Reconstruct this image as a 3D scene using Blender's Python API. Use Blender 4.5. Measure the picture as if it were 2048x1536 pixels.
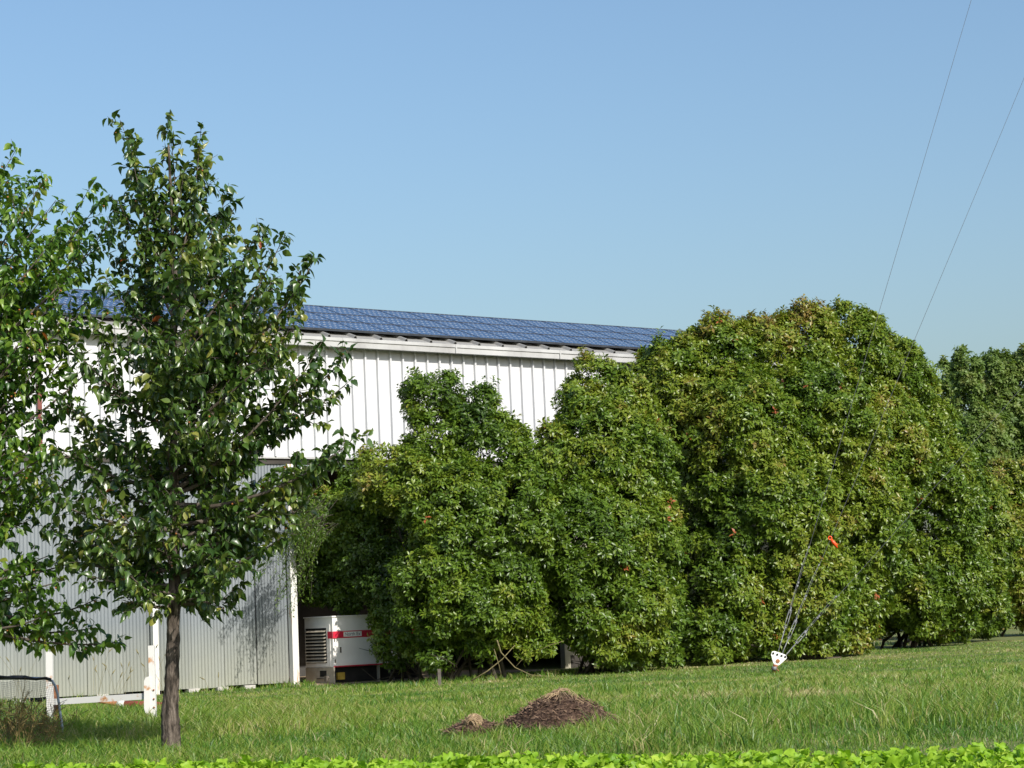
import bpy, math, random
import numpy as np
random.seed(7)
rng = np.random.default_rng(11)
scene = bpy.context.scene
col = scene.collection
for o in list(bpy.data.objects):
    bpy.data.objects.remove(o, do_unlink=True)

# ------------------------------------------------------------------ camera
FPX = 3980.0
ROLL = math.radians(2.5)
PITCH = math.atan(466.5 / FPX)
EYE = np.array([0, 0, 1.25])
cam_d = bpy.data.cameras.new('camera')
cam_d.sensor_width = 36.0
cam_d.lens = FPX / 2048 * 36.0
cam_d.clip_start = 0.1
cam_d.clip_end = 5000
cam = bpy.data.objects.new('camera', cam_d)
col.objects.link(cam)
from mathutils import Matrix, Vector, noise, Euler
cam.matrix_world = Matrix.Translation(EYE) @ Matrix.Rotation(math.pi / 2 + PITCH, 4, 'X') @ Matrix.Rotation(-ROLL, 4, 'Z')
scene.camera = cam

# ------------------------------------------------------------------ sky, sun, exposure
SUN_AZ = math.radians(35)      # to the right of straight behind the camera
SUN_EL = math.radians(37)
world = bpy.data.worlds.new('World')
scene.world = world
world.use_nodes = True
wn = world.node_tree
bg = wn.nodes['Background']
sky = wn.nodes.new('ShaderNodeTexSky')
sky.sky_type = 'NISHITA'
sky.sun_disc = False
sky.sun_elevation = SUN_EL
SUN_DIR = Vector((math.sin(SUN_AZ) * math.cos(SUN_EL), -math.cos(SUN_AZ) * math.cos(SUN_EL), math.sin(SUN_EL)))
sky.sun_rotation = math.atan2(SUN_DIR.x, SUN_DIR.y)
sky.altitude = 0
sky.air_density = 1.5
sky.dust_density = 3.0
sky.ozone_density = 6.0
wn.links.new(sky.outputs[0], bg.inputs[0])
bg.inputs[1].default_value = 0.1215
sun_d = bpy.data.lights.new('sun', 'SUN')
sun_d.energy = 4.6
sun_d.angle = math.radians(0.5)
sun_d.color = (1.0, 0.95, 0.87)
sun = bpy.data.objects.new('sun', sun_d)
sun.rotation_euler = SUN_DIR.to_track_quat('Z', 'Y').to_euler()
col.objects.link(sun)
vs = scene.view_settings
vs.view_transform = 'Standard'
vs.look = 'None'
vs.exposure = 0.45
vs.gamma = 1.0
vs.use_curve_mapping = False
scene.cycles.max_bounces = 7
scene.cycles.diffuse_bounces = 3
scene.cycles.glossy_bounces = 3
scene.cycles.transmission_bounces = 4
scene.cycles.transparent_max_bounces = 4

# ------------------------------------------------------------------ survey helpers (find where on the ground a thing stands)
_F = np.array([0, math.cos(PITCH), math.sin(PITCH)])
_U0 = np.array([0, -math.sin(PITCH), math.cos(PITCH)])
_R0 = np.array([1.0, 0, 0])
_R = _R0 * math.cos(ROLL) - _U0 * math.sin(ROLL)
_U = _R0 * math.sin(ROLL) + _U0 * math.cos(ROLL)
def ray(x, y): return _F + ((x - 1024) * _R - (y - 768) * _U) / FPX
def P(x, y, Y):
    r = ray(x, y)
    return EYE + r * (Y / r[1])
def ground_z(Y):
    t = np.clip((np.asarray(Y, float) - 17) / 23, 0, 1)
    return 0.3 * (1 - t * t * (3 - 2 * t))
def G(x, y):
    r = ray(x, y)
    Y = 20.0
    for _ in range(60):
        Y = 0.5 * Y + 0.5 * r[1] * (float(ground_z(Y)) - EYE[2]) / r[2]
    return EYE + r * (Y / r[1])
def mpp(Y): return Y / FPX      # metres per photo pixel at distance Y

# ------------------------------------------------------------------ object helpers
def tag(o, label=None, cat=None, group=None, kind=None):
    if label: o['label'] = label
    if cat: o['category'] = cat
    if group: o['group'] = group
    if kind: o['kind'] = kind
    return o
def empty(name, loc=(0, 0, 0), rz=0.0, label=None, cat=None, group=None):
    o = bpy.data.objects.new(name, None)
    o.empty_display_size = 0.2
    o.location = Vector([float(v) for v in loc])
    o.rotation_euler = (0, 0, rz)
    col.objects.link(o)
    return tag(o, label, cat, group)
def link(name, me, parent=None, mat=None, loc=None, rot=None, scale=None):
    o = bpy.data.objects.new(name, me)
    if mat is not None and len(me.materials) == 0:
        me.materials.append(mat)
    if parent is not None: o.parent = parent
    if loc is not None: o.location = Vector([float(v) for v in loc])
    if rot is not None: o.rotation_euler = rot
    if scale is not None: o.scale = scale
    col.objects.link(o)
    return o

class MB:
    """collects plain shapes and links them as one mesh object"""
    def __init__(s): s.v = []; s.f = []; s.sm = []
    def add(s, vs, fs, smooth=False):
        b = len(s.v)
        s.v.extend([tuple(map(float, p)) for p in vs])
        s.f.extend([tuple(i + b for i in f) for f in fs])
        s.sm.extend([smooth] * len(fs))
    def box(s, x0, x1, y0, y1, z0, z1):
        s.add([(x, y, z) for x in (x0, x1) for y in (y0, y1) for z in (z0, z1)],
              [(0, 1, 3, 2), (4, 6, 7, 5), (0, 4, 5, 1), (2, 3, 7, 6), (0, 2, 6, 4), (1, 5, 7, 3)])
    def bar(s, a, b, w, h):
        a = Vector(a); b = Vector(b); d = (b - a).normalized()
        up = Vector((0, 0, 1)) if abs(d.z) < 0.95 else Vector((0, 1, 0))
        r = d.cross(up).normalized(); u = r.cross(d)
        vs_ = [p + r * (i * w / 2) + u * (j * h / 2) for p in (a, b) for i in (-1, 1) for j in (-1, 1)]
        s.add(vs_, [(0, 1, 3, 2), (4, 6, 7, 5), (0, 4, 5, 1), (2, 3, 7, 6), (0, 2, 6, 4), (1, 5, 7, 3)])
    def tube(s, pts, rad, n=8, cap=True, jitter=0.0):
        pts = [Vector([float(c) for c in p]) for p in pts]
        if not hasattr(rad, '__len__'): rad = [rad] * len(pts)
        vs_ = []; fs = []; prev = None
        for i, p in enumerate(pts):
            d = (pts[min(i + 1, len(pts) - 1)] - pts[max(i - 1, 0)])
            d = d.normalized() if d.length > 1e-9 else Vector((0, 0, 1))
            if prev is None:
                up = Vector((0, 0, 1)) if abs(d.z) < 0.9 else Vector((0, 1, 0))
                r = d.cross(up).normalized()
            else:
                r = (prev - d * prev.dot(d)).normalized()
            prev = r; u = d.cross(r)
            for k in range(n):
                a = 2 * math.pi * k / n
                rr = rad[i] * (1 + jitter * (random.random() - 0.5))
                vs_.append(p + r * (math.cos(a) * rr) + u * (math.sin(a) * rr))
        for i in range(len(pts) - 1):
            for k in range(n):
                fs.append((i * n + k, i * n + (k + 1) % n, (i + 1) * n + (k + 1) % n, (i + 1) * n + k))
        if cap:
            fs.append(tuple(range(n - 1, -1, -1)))
            fs.append(tuple(range((len(pts) - 1) * n, len(pts) * n)))
        s.add(vs_, fs, True)
    def mesh(s, name, mat=None):
        me = bpy.data.meshes.new(name)
        me.from_pydata(s.v, [], s.f)
        me.polygons.foreach_set('use_smooth', s.sm)
        if mat: me.materials.append(mat)
        me.update()
        return me
    def build(s, name, mat, parent=None, **k):
        return link(name, s.mesh(name, mat), parent, **k)

def np_mesh(name, V, T, tint=None, mat=None, smooth=True, quads=False):
    """mesh from numpy arrays: V (n,3), T (m,3) or (m,4)"""
    k = T.shape[1]
    me = bpy.data.meshes.new(name)
    me.vertices.add(len(V)); me.vertices.foreach_set('co', V.astype(np.float32).ravel())
    me.loops.add(T.size); me.loops.foreach_set('vertex_index', T.astype(np.int32).ravel())
    me.polygons.add(len(T))
    me.polygons.foreach_set('loop_start', np.arange(0, T.size, k, dtype=np.int32))
    me.polygons.foreach_set('loop_total', np.full(len(T), k, dtype=np.int32))
    me.polygons.foreach_set('use_smooth', np.full(len(T), smooth))
    if tint is not None:
        a = me.attributes.new('tint', 'FLOAT', 'POINT')
        a.data.foreach_set('value', tint.astype(np.float32))
    me.update(calc_edges=True)
    if mat: me.materials.append(mat)
    return me

def norm(a): return a / np.maximum(np.linalg.norm(a, axis=-1, keepdims=True), 1e-9)

def stamp(tmplV, tmplT, pos, axis, nrm, length, width, tint):
    """copies a leaf template (u along, v across, w out of the leaf) to many places; returns V, T, tint"""
    axis = norm(axis); side = norm(np.cross(nrm, axis)); n = np.cross(axis, side)
    L = np.asarray(length)[:, None, None]; W = np.asarray(width)[:, None, None]
    u = tmplV[None, :, 0:1] * L; v = tmplV[None, :, 1:2] * W; w = tmplV[None, :, 2:3] * L
    V = pos[:, None, :] + axis[:, None, :] * u + side[:, None, :] * v + n[:, None, :] * w
    N, M = len(pos), len(tmplV)
    T = tmplT[None] + (np.arange(N) * M)[:, None, None]
    return V.reshape(-1, 3), T.reshape(-1, tmplT.shape[1]), np.repeat(tint, M)

def vnoise(p, s, seed=0.0):
    return np.array([noise.noise(Vector((q[0] * s + seed, q[1] * s, q[2] * s))) for q in p])

# ------------------------------------------------------------------ materials
def nmat(name, rough=0.6, spec=0.5, metal=0.0):
    m = bpy.data.materials.new(name); m.use_nodes = True
    nt = m.node_tree; b = nt.nodes['Principled BSDF']
    b.inputs['Roughness'].default_value = rough
    b.inputs['Specular IOR Level'].default_value = spec
    b.inputs['Metallic'].default_value = metal
    return m, nt, b
def ramp(nt, fac, stops):
    r = nt.nodes.new('ShaderNodeValToRGB')
    el = r.color_ramp.elements
    while len(el) < len(stops): el.new(0.5)
    for e, (p, c) in zip(el, stops):
        e.position = p; e.color = (*c, 1)
    nt.links.new(fac, r.inputs[0])
    return r.outputs[0]
def tex_noise(nt, scale, detail=4, rough=0.55, coord='Object', stretch=None):
    tc = nt.nodes.new('ShaderNodeTexCoord')
    n = nt.nodes.new('ShaderNodeTexNoise')
    n.inputs['Scale'].default_value = scale; n.inputs['Detail'].default_value = detail
    n.inputs['Roughness'].default_value = rough
    src = tc.outputs[coord]
    if stretch:
        mp = nt.nodes.new('ShaderNodeMapping'); mp.inputs['Scale'].default_value = stretch
        nt.links.new(src, mp.inputs[0]); src = mp.outputs[0]
    nt.links.new(src, n.inputs['Vector'])
    return n.outputs['Fac']
def bump(nt, b, fac, strength=0.3, dist=0.01):
    bp = nt.nodes.new('ShaderNodeBump')
    bp.inputs['Strength'].default_value = strength; bp.inputs['Distance'].default_value = dist
    nt.links.new(fac, bp.inputs['Height']); nt.links.new(bp.outputs[0], b.inputs['Normal'])
def noisy(name, stops, scale=4, rough=0.7, spec=0.3, metal=0.0, stretch=None, bumps=0.0, bdist=0.01, coord='Object', detail=5):
    m, nt, b = nmat(name, rough, spec, metal)
    f = tex_noise(nt, scale, detail=detail, stretch=stretch, coord=coord)
    nt.links.new(ramp(nt, f, stops), b.inputs['Base Color'])
    if bumps: bump(nt, b, f, bumps, bdist)
    return m
def leaf_mat(name, stops, transl=0.3, rough=0.4, spec=0.5, tcol=1.6, objrand=False):
    m, nt, b = nmat(name, rough, spec)
    if objrand:
        oi = nt.nodes.new('ShaderNodeObjectInfo'); fac = oi.outputs['Random']
    else:
        at = nt.nodes.new('ShaderNodeAttribute'); at.attribute_name = 'tint'; fac = at.outputs['Fac']
    c = ramp(nt, fac, stops)
    nt.links.new(c, b.inputs['Base Color'])
    tr = nt.nodes.new('ShaderNodeBsdfTranslucent')
    mul = nt.nodes.new('ShaderNodeVectorMath'); mul.operation = 'MULTIPLY'
    mul.inputs[1].default_value = (tcol * 1.05, tcol * 1.15, tcol * 0.5)
    nt.links.new(c, mul.inputs[0]); nt.links.new(mul.outputs[0], tr.inputs[0])
    mx = nt.nodes.new('ShaderNodeMixShader'); mx.inputs[0].default_value = transl
    nt.links.new(b.outputs[0], mx.inputs[1]); nt.links.new(tr.outputs[0], mx.inputs[2])
    nt.links.new(mx.outputs[0], nt.nodes['Material Output'].inputs[0])
    return m

M = {}
PEAR = [(0.0, (0.024, 0.056, 0.012)), (0.45, (0.055, 0.106, 0.018)), (0.8, (0.135, 0.18, 0.035)), (0.93, (0.2, 0.2, 0.04)), (1.0, (0.30, 0.045, 0.02))]
PEARL = [(0.0, (0.028, 0.075, 0.014)), (0.35, (0.07, 0.15, 0.02)), (0.8, (0.16, 0.25, 0.03)), (0.95, (0.22, 0.2, 0.03)), (1.0, (0.32, 0.04, 0.02))]
HEDGE = [(0.0, (0.026, 0.054, 0.008)), (0.4, (0.076, 0.134, 0.012)), (0.68, (0.142, 0.19, 0.018)), (0.86, (0.18, 0.185, 0.026)), (0.95, (0.19, 0.12, 0.035)), (1.0, (0.3, 0.07, 0.03))]
GRASS = [(0.0, (0.038, 0.105, 0.015)), (0.4, (0.1, 0.185, 0.02)), (0.72, (0.19, 0.24, 0.042)), (0.88, (0.25, 0.22, 0.09)), (1.0, (0.4, 0.34, 0.19))]
LETT = [(0.0, (0.13, 0.27, 0.014)), (0.5, (0.24, 0.40, 0.025)), (1.0, (0.38, 0.5, 0.06))]
M['pear'] = leaf_mat('pear_leaf', PEAR, 0.25, 0.33, 0.6)
M['pear_l'] = leaf_mat('pear_leaf_pale', PEARL, 0.33, 0.36, 0.55)
M['hedge'] = leaf_mat('hedge_leaf', HEDGE, 0.2, 0.36, 0.34)
M['far'] = leaf_mat('far_leaf', [(0.0, (0.06, 0.11, 0.025)), (0.5, (0.12, 0.18, 0.038)), (1.0, (0.21, 0.2, 0.07))], 0.3, 0.5, 0.3)
M['grass'] = leaf_mat('grass_blade', GRASS, 0.3, 0.4, 0.28)
M['lettuce'] = leaf_mat('lettuce_leaf', LETT, 0.4, 0.5, 0.3, tcol=1.25)
M['bark'] = noisy('pear_bark', [(0.35, (0.018, 0.015, 0.012)), (0.5, (0.075, 0.06, 0.048)), (0.7, (0.17, 0.14, 0.115))], 34, 0.9, 0.15, stretch=(1, 1, 0.2), bumps=1.0, bdist=0.03, detail=9)
M['twig'] = noisy('twig_bark', [(0.3, (0.05, 0.04, 0.03)), (0.7, (0.13, 0.11, 0.09))], 12, 0.8, 0.2)
M['stem'] = noisy('hedge_stem', [(0.3, (0.035, 0.03, 0.022)), (0.7, (0.09, 0.075, 0.055))], 9, 0.85, 0.2, bumps=0.4)
M['fruit'] = noisy('pear_fruit', [(0.3, (0.22, 0.06, 0.02)), (0.7, (0.3, 0.14, 0.04))], 30, 0.5, 0.4)
M['soil'] = noisy('soil', [(0.3, (0.07, 0.10, 0.03)), (0.5, (0.12, 0.14, 0.045)), (0.7, (0.2, 0.175, 0.085))], 2.3, 0.95, 0.1, bumps=0.6, bdist=0.03, coord='Object', detail=9)
M['dirt'] = noisy('bare_dirt', [(0.3, (0.22, 0.16, 0.10)), (0.7, (0.36, 0.28, 0.19))], 3, 0.95, 0.1, bumps=0.5, bdist=0.02, detail=9)
M['mulch'] = noisy('mulch', [(0.3, (0.02, 0.012, 0.009)), (0.5, (0.05, 0.03, 0.021)), (0.72, (0.12, 0.078, 0.052))], 38, 0.95, 0.15, bumps=1.0, bdist=0.02, detail=8)
M['chip'] = noisy('bark_chip', [(0.3, (0.07, 0.04, 0.025)), (0.7, (0.22, 0.15, 0.1))], 20, 0.9, 0.15)
M['deadwood'] = noisy('dead_wood', [(0.3, (0.09, 0.075, 0.035)), (0.7, (0.2, 0.17, 0.08))], 30, 0.8, 0.2)
M['straw'] = noisy('straw', [(0.3, (0.22, 0.15, 0.08)), (0.7, (0.42, 0.31, 0.19))], 30, 0.8, 0.2)
M['white_wall'] = noisy('white_painted_steel', [(0.3, (0.49, 0.495, 0.51)), (0.6, (0.53, 0.535, 0.545)), (0.8, (0.55, 0.553, 0.56))], 0.7, 0.5, 0.3, stretch=(1, 1, 0.2))
M['trim'] = noisy('weathered_gutter', [(0.3, (0.27, 0.265, 0.26)), (0.55, (0.38, 0.38, 0.375)), (0.8, (0.46, 0.46, 0.455))], 1.6, 0.55, 0.4, stretch=(1, 3, 0.4))
M['roof'] = noisy('grey_roof_steel', [(0.3, (0.2, 0.195, 0.185)), (0.7, (0.29, 0.285, 0.27))], 2, 0.6, 0.3)
def corr_mat():
    m, nt, b = nmat('galvanised_sheet', 0.45, 0.5, 0.35)
    f = tex_noise(nt, 1.1, 6, 0.6, 'Object', (1, 1, 0.25))
    base = ramp(nt, f, [(0.25, (0.15, 0.17, 0.187)), (0.5, (0.182, 0.203, 0.22)), (0.75, (0.22, 0.238, 0.255))])
    tc = nt.nodes.new('ShaderNodeTexCoord'); sx = nt.nodes.new('ShaderNodeSeparateXYZ')
    nt.links.new(tc.outputs['Object'], sx.inputs[0])
    mr = nt.nodes.new('ShaderNodeMapRange'); mr.inputs[1].default_value = 1.5; mr.inputs[2].default_value = 0.2
    nt.links.new(sx.outputs[2], mr.inputs[0])
    f2 = tex_noise(nt, 0.5, 3, 0.5, 'Object')
    mm = nt.nodes.new('ShaderNodeMath'); mm.operation = 'MULTIPLY'
    nt.links.new(mr.outputs[0], mm.inputs[0]); nt.links.new(f2, mm.inputs[1])
    mix = nt.nodes.new('ShaderNodeMix'); mix.data_type = 'RGBA'
    nt.links.new(mm.outputs[0], mix.inputs[0]); nt.links.new(base, mix.inputs[6])
    mix.inputs[7].default_value = (0.36, 0.35, 0.24, 1)
    oi = nt.nodes.new('ShaderNodeObjectInfo')
    hs = nt.nodes.new('ShaderNodeHueSaturation')
    mr2 = nt.nodes.new('ShaderNodeMapRange'); mr2.inputs[3].default_value = 0.92; mr2.inputs[4].default_value = 1.08
    nt.links.new(oi.outputs['Random'], mr2.inputs[0]); nt.links.new(mr2.outputs[0], hs.inputs['Value'])
    nt.links.new(mix.outputs[2], hs.inputs['Color'])
    nt.links.new(hs.outputs[0], b.inputs['Base Color'])
    return m
M['corr'] = corr_mat()
def rusty(name, paint, lo=0.56, hi=0.66, scale=5, stretch=(1, 1, 1)):
    m, nt, b = nmat(name, 0.6, 0.35)
    f = tex_noise(nt, scale, 7, 0.62, 'Object', stretch)
    nt.links.new(ramp(nt, f, [(0.0, paint), (lo, paint), ((lo + hi) / 2, (0.42, 0.22, 0.1)), (hi, (0.2, 0.075, 0.03))]), b.inputs['Base Color'])
    bump(nt, b, f, 0.2, 0.004)
    return m
M['post_wood'] = rusty('peeling_white_paint', (0.58, 0.57, 0.54), 0.58, 0.75, 9, (1, 1, 0.15))
M['rusty_white'] = rusty('rusty_white_paint', (0.56, 0.55, 0.53), 0.6, 0.76, 6)
M['rust'] = noisy('rusty_steel', [(0.3, (0.17, 0.06, 0.03)), (0.7, (0.36, 0.17, 0.08))], 9, 0.85, 0.2)
M['red_pipe'] = noisy('red_painted_pipe', [(0.3, (0.15, 0.03, 0.02)), (0.55, (0.24, 0.055, 0.04)), (0.75, (0.3, 0.12, 0.09))], 5, 0.6, 0.3)
M['brown'] = noisy('brown_downspout', [(0.3, (0.13, 0.035, 0.025)), (0.7, (0.2, 0.06, 0.045))], 3, 0.5, 0.4)
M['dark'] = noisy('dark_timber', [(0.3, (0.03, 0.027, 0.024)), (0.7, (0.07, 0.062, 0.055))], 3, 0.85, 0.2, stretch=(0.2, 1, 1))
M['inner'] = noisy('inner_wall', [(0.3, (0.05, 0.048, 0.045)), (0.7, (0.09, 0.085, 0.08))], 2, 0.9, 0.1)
M['siding'] = noisy('cream_siding', [(0.3, (0.3, 0.28, 0.22)), (0.7, (0.4, 0.375, 0.3))], 2, 0.6, 0.3)
M['concrete'] = noisy('concrete', [(0.3, (0.28, 0.27, 0.25)), (0.7, (0.45, 0.43, 0.4))], 6, 0.9, 0.2, bumps=0.4)
def pv_mat():
    m, nt, b = nmat('solar_cell', 0.12, 0.42)
    b.inputs['Base Color'].default_value = (0.012, 0.04, 0.14, 1)
    b.inputs['Roughness'].default_value = 0.18
    f = tex_noise(nt, 2.5, 2, 0.5, 'Object')
    nt.links.new(ramp(nt, f, [(0.3, (0.022, 0.042, 0.095)), (0.7, (0.034, 0.06, 0.125))]), b.inputs['Base Color'])
    return m
M['cell'] = pv_mat()
M['backsheet'] = noisy('white_backsheet', [(0.3, (0.4, 0.42, 0.44)), (0.7, (0.46, 0.48, 0.5))], 4, 0.35, 0.5)
M['alu'] = noisy('dark_frame_metal', [(0.3, (0.05, 0.055, 0.07)), (0.7, (0.09, 0.1, 0.12))], 4, 0.4, 0.5, 0.4)
M['gen_white'] = noisy('white_enclosure_paint', [(0.3, (0.72, 0.69, 0.65)), (0.7, (0.82, 0.8, 0.77))], 2.5, 0.4, 0.4)
M['gen_red'] = noisy('red_stripe', [(0.3, (0.5, 0.015, 0.04)), (0.7, (0.58, 0.025, 0.055))], 3, 0.45, 0.4)
M['gen_dark'] = noisy('dirty_steel', [(0.3, (0.07, 0.06, 0.05)), (0.7, (0.16, 0.14, 0.11))], 6, 0.7, 0.3)
M['louver'] = noisy('louver_slat', [(0.3, (0.3, 0.26, 0.2)), (0.7, (0.42, 0.38, 0.3))], 6, 0.5, 0.3)
M['black'] = noisy('black_gap', [(0.3, (0.012, 0.012, 0.012)), (0.7, (0.025, 0.024, 0.022))], 6, 0.8, 0.2)
M['yellow'] = noisy('yellow_paint', [(0.3, (0.3, 0.2, 0.03)), (0.7, (0.5, 0.36, 0.06))], 9, 0.6, 0.3)
M['label_ink'] = noisy('grey_ink', [(0.3, (0.1, 0.1, 0.12)), (0.7, (0.16, 0.16, 0.18))], 9, 0.6, 0.3)
M['galv'] = noisy('galvanised_steel', [(0.3, (0.12, 0.122, 0.125)), (0.7, (0.22, 0.225, 0.23))], 20, 0.5, 0.4, 0.3)
M['wire'] = noisy('steel_wire', [(0.3, (0.04, 0.042, 0.045)), (0.7, (0.075, 0.078, 0.08))], 5, 0.65, 0.3)
M['orange'] = noisy('orange_plastic', [(0.3, (0.85, 0.06, 0.008)), (0.7, (0.95, 0.09, 0.012))], 9, 0.4, 0.5)
M['plate'] = rusty('white_rust_edged_steel', (0.74, 0.74, 0.72), 0.62, 0.72, 5)
M['net_black'] = noisy('black_webbing', [(0.3, (0.018, 0.018, 0.02)), (0.7, (0.06, 0.06, 0.065))], 25, 0.7, 0.3)
M['tube_blue'] = noisy('blue_grey_tube', [(0.3, (0.2, 0.24, 0.3)), (0.7, (0.32, 0.37, 0.43))], 12, 0.4, 0.5, 0.3)
M['net'] = noisy('net_cord', [(0.3, (0.22, 0.22, 0.22)), (0.7, (0.34, 0.34, 0.34))], 12, 0.8, 0.2)
M['stone'] = noisy('dark_stone', [(0.3, (0.03, 0.03, 0.033)), (0.7, (0.07, 0.07, 0.075))], 15, 0.8, 0.3, bumps=0.5)
M['rusty_weed'] = noisy('dry_weed', [(0.3, (0.1, 0.075, 0.025)), (0.7, (0.2, 0.15, 0.06))], 8, 0.8, 0.2)
M['seed'] = noisy('seed_head', [(0.3, (0.12, 0.11, 0.05)), (0.7, (0.24, 0.2, 0.1))], 20, 0.8, 0.2)

# ------------------------------------------------------------------ ground
def build_ground():
    ys = np.concatenate([np.arange(-60, 8, 6.0), np.arange(8, 50, 0.4), np.arange(50, 120, 5.0), np.array([150, 250, 500, 1200, 2600.0])])
    xs = np.concatenate([np.array([-2200, -700, -200, -90.0]), np.arange(-40, 40.1, 1.0), np.array([90, 200, 700, 2200.0])])
    X, Y = np.meshgrid(xs, ys)
    Z = ground_z(Y) - 0.0
    for i in range(X.shape[0]):
        for j in range(X.shape[1]):
            if abs(X[i, j]) < 40 and 8 < Y[i, j] < 40:
                Z[i, j] += 0.018 * noise.noise(Vector((X[i, j] * 0.9, Y[i, j] * 0.9, 0)))
    V = np.stack([X.ravel(), Y.ravel(), Z.ravel()], 1)
    ny, nx = X.shape
    idx = np.arange(ny * nx).reshape(ny, nx)
    T = np.stack([idx[:-1, :-1], idx[:-1, 1:], idx[1:, 1:], idx[1:, :-1]], -1).reshape(-1, 4)
    o = link('ground', np_mesh('ground', V, T, mat=M['soil']))
    tag(o, kind='structure', label='grassy ground running back to the barn and hedge')
build_ground()

# ------------------------------------------------------------------ barn
A = math.radians(53)
B0 = G(600, 1371)
BR = math.radians(90) - A
SX = np.array([math.sin(A), math.cos(A), 0]); NO = np.array([math.cos(A), -math.sin(A), 0])
def W(s, y, z): return B0 + SX * s - NO * y + np.array([0, 0, z])     # barn frame -> world
barn = empty('barn', B0, BR, 'long white ribbed steel barn with solar roof and grey corrugated lower wall', 'barn')
S0, S1 = -12.0, 16.0
ZT, ZB = 7.47, 4.92            # top and bottom of the white upper wall
PITCH_R = 0.338
me_b = MB()
w = PITCH_R
prof = [(0, 0.0), (0.030, 0.0), (0.042, -0.062), (0.078, -0.062), (0.090, 0.0), (w, 0.0)]
vs_, fs = [], []
for z in (ZB, ZT):
    for (x, y) in prof: vs_.append((x, y, z))
    for (x, y) in reversed(prof): vs_.append((x, y + 0.012, z))
n = 2 * len(prof)
for k in range(n): fs.append((k, (k + 1) % n, n + (k + 1) % n, n + k))
me_b.add(vs_, fs)
panel_me = me_b.mesh('wall_panel', M['white_wall'])
k = 0; s = S0
while s < S1 - w:
    link('wall_panel', panel_me, barn, loc=(s, -0.004 * (k % 2), 0)); s += w; k += 1
SE = s
b = MB(); b.box(S0, SE, 0.03, 0.12, 4.76, 7.5); b.build('upper_wall_framing', M['inner'], barn)
# lower corrugated sheets
def corr_mesh(width, z0, z1):
    pts = []; n_c = 10; per = 6
    for i in range(n_c * per + 1):
        x = width * i / (n_c * per)
        pts.append((x, 0.006 * math.sin(2 * math.pi * i / per)))
    V = []; F = []
    for z in (z0, z1):
        for (x, y) in pts: V.append((x, y, z))
    m_ = len(pts)
    for i in range(m_ - 1): F.append((i, i + 1, m_ + i + 1, m_ + i))
    mb = MB(); mb.add(V, F, True)
    return mb.mesh('corrugated_sheet', M['corr'])
cw = 0.775
cm = [corr_mesh(cw + 0.01, 0.075 + dz, ZB - 0.13) for dz in (0, 0.014, -0.012)]
s = -0.215 - cw; k = 0
while s > S0:
    o = link('corrugated_sheet', cm[(k * 7) % 3], barn, scale=((cw - .012) / (cw + .01), 1, 1) if k in (0, 1, 2, 6) else None, loc=(s, 0.06 + 0.009 * (k % 2), 0), rot=(0, math.radians(random.uniform(-0.12, 0.12)), 0))
    s -= cw; k += 1
SL = s + cw
b = MB(); b.box(SL, -0.3, 0.16, 0.22, 0.3, 4.5); b.build('back_boarding', M['dark'], barn)
for s in (-1.1, -1.9, -2.7, -4.6, -6.3, -8.0):
    b = MB(); b.box(-0.13, 0.13, -0.1, 0.1, 0, 0.075); b.build('footing_block', M['concrete'], barn, loc=(s + random.uniform(-.2, .2), 0.1, 0))
# posts
def wall_post(s, y, z0, z1, wd, name='wall_post'):
    b = MB(); b.box(-wd / 2, wd / 2, -wd / 2, wd / 2, z0, z1)
    return b.build(name, M['post_wood'], barn, loc=(s, y, 0))
wall_post(-0.14, -0.03, -0.02, 4.75, 0.15, 'corner_post')
sp = [s for s in np.arange(-9, 0, 0.01)]
def s_at(x, z, y=0.0):
    lo, hi = -30.0, 30.0
    for _ in range(50):
        m_ = (lo + hi) / 2; p = W(m_, y, z) - EYE
        if 1024 + FPX * (p @ _R) / (p @ _F) < x: lo = m_
        else: hi = m_
    return lo
wall_post(s_at(309, 1.0, -0.06), -0.07, -0.02, 2.4, 0.12)
# beam under the upper wall, soffit, downspout
b = MB(); b.box(S0, SE, 0.02, 0.2, ZB - 0.16, ZB - 0.02); b.build('beam', M['dark'], barn)
b = MB(); b.box(S0, SE, -0.03, 0.024, ZB - 0.045, ZB - 0.003); b.build('base_flashing', M['trim'], barn)
sd = s_at(78, 6.0, -0.08)
b = MB(); b.box(-0.04, 0.04, -0.13, -0.06, 4.95, 7.3); b.build('downspout', M['brown'], barn, loc=(sd, 0, 0))
# roof
RT = 0.35; OH = 0.25; ZE = 7.56
YR = 3.05; ZR = ZE + RT * (YR + OH)
sl = math.atan(RT)
rp = 0.68
def roof_panel_mesh():
    b = MB(); L = (YR + OH) / math.cos(sl)
    pr = [(0, 0), (rp - 0.10, 0), (rp - 0.075, 0.06), (rp - 0.035, 0.06), (rp - 0.01, 0), (rp, 0)]
    V = []; F = []
    for y in (0, L):
        for (x, z) in pr: V.append((x, y, z))
        for (x, z) in reversed(pr): V.append((x, y, z - 0.01))
    m_ = 2 * len(pr)
    for i in range(m_): F.append((i, (i + 1) % m_, m_ + (i + 1) % m_, m_ + i))
    F.append(tuple(range(m_))); F.append(tuple(range(2 * m_ - 1, m_ - 1, -1)))
    b.add(V, F)
    return b.mesh('roof_panel', M['roof'])
rme = roof_panel_mesh()
s = S0
while s < SE + 0.2:
    link('roof_panel', rme, barn, loc=(s, -OH, ZE), rot=(sl, 0, 0)); s += rp
SRE = s
b = MB()   # far slope
b.add([(S0, YR, ZR), (SRE, YR, ZR), (SRE, YR + 9, ZR - 2.8), (S0, YR + 9, ZR - 2.8)], [(3, 2, 1, 0)])
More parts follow.
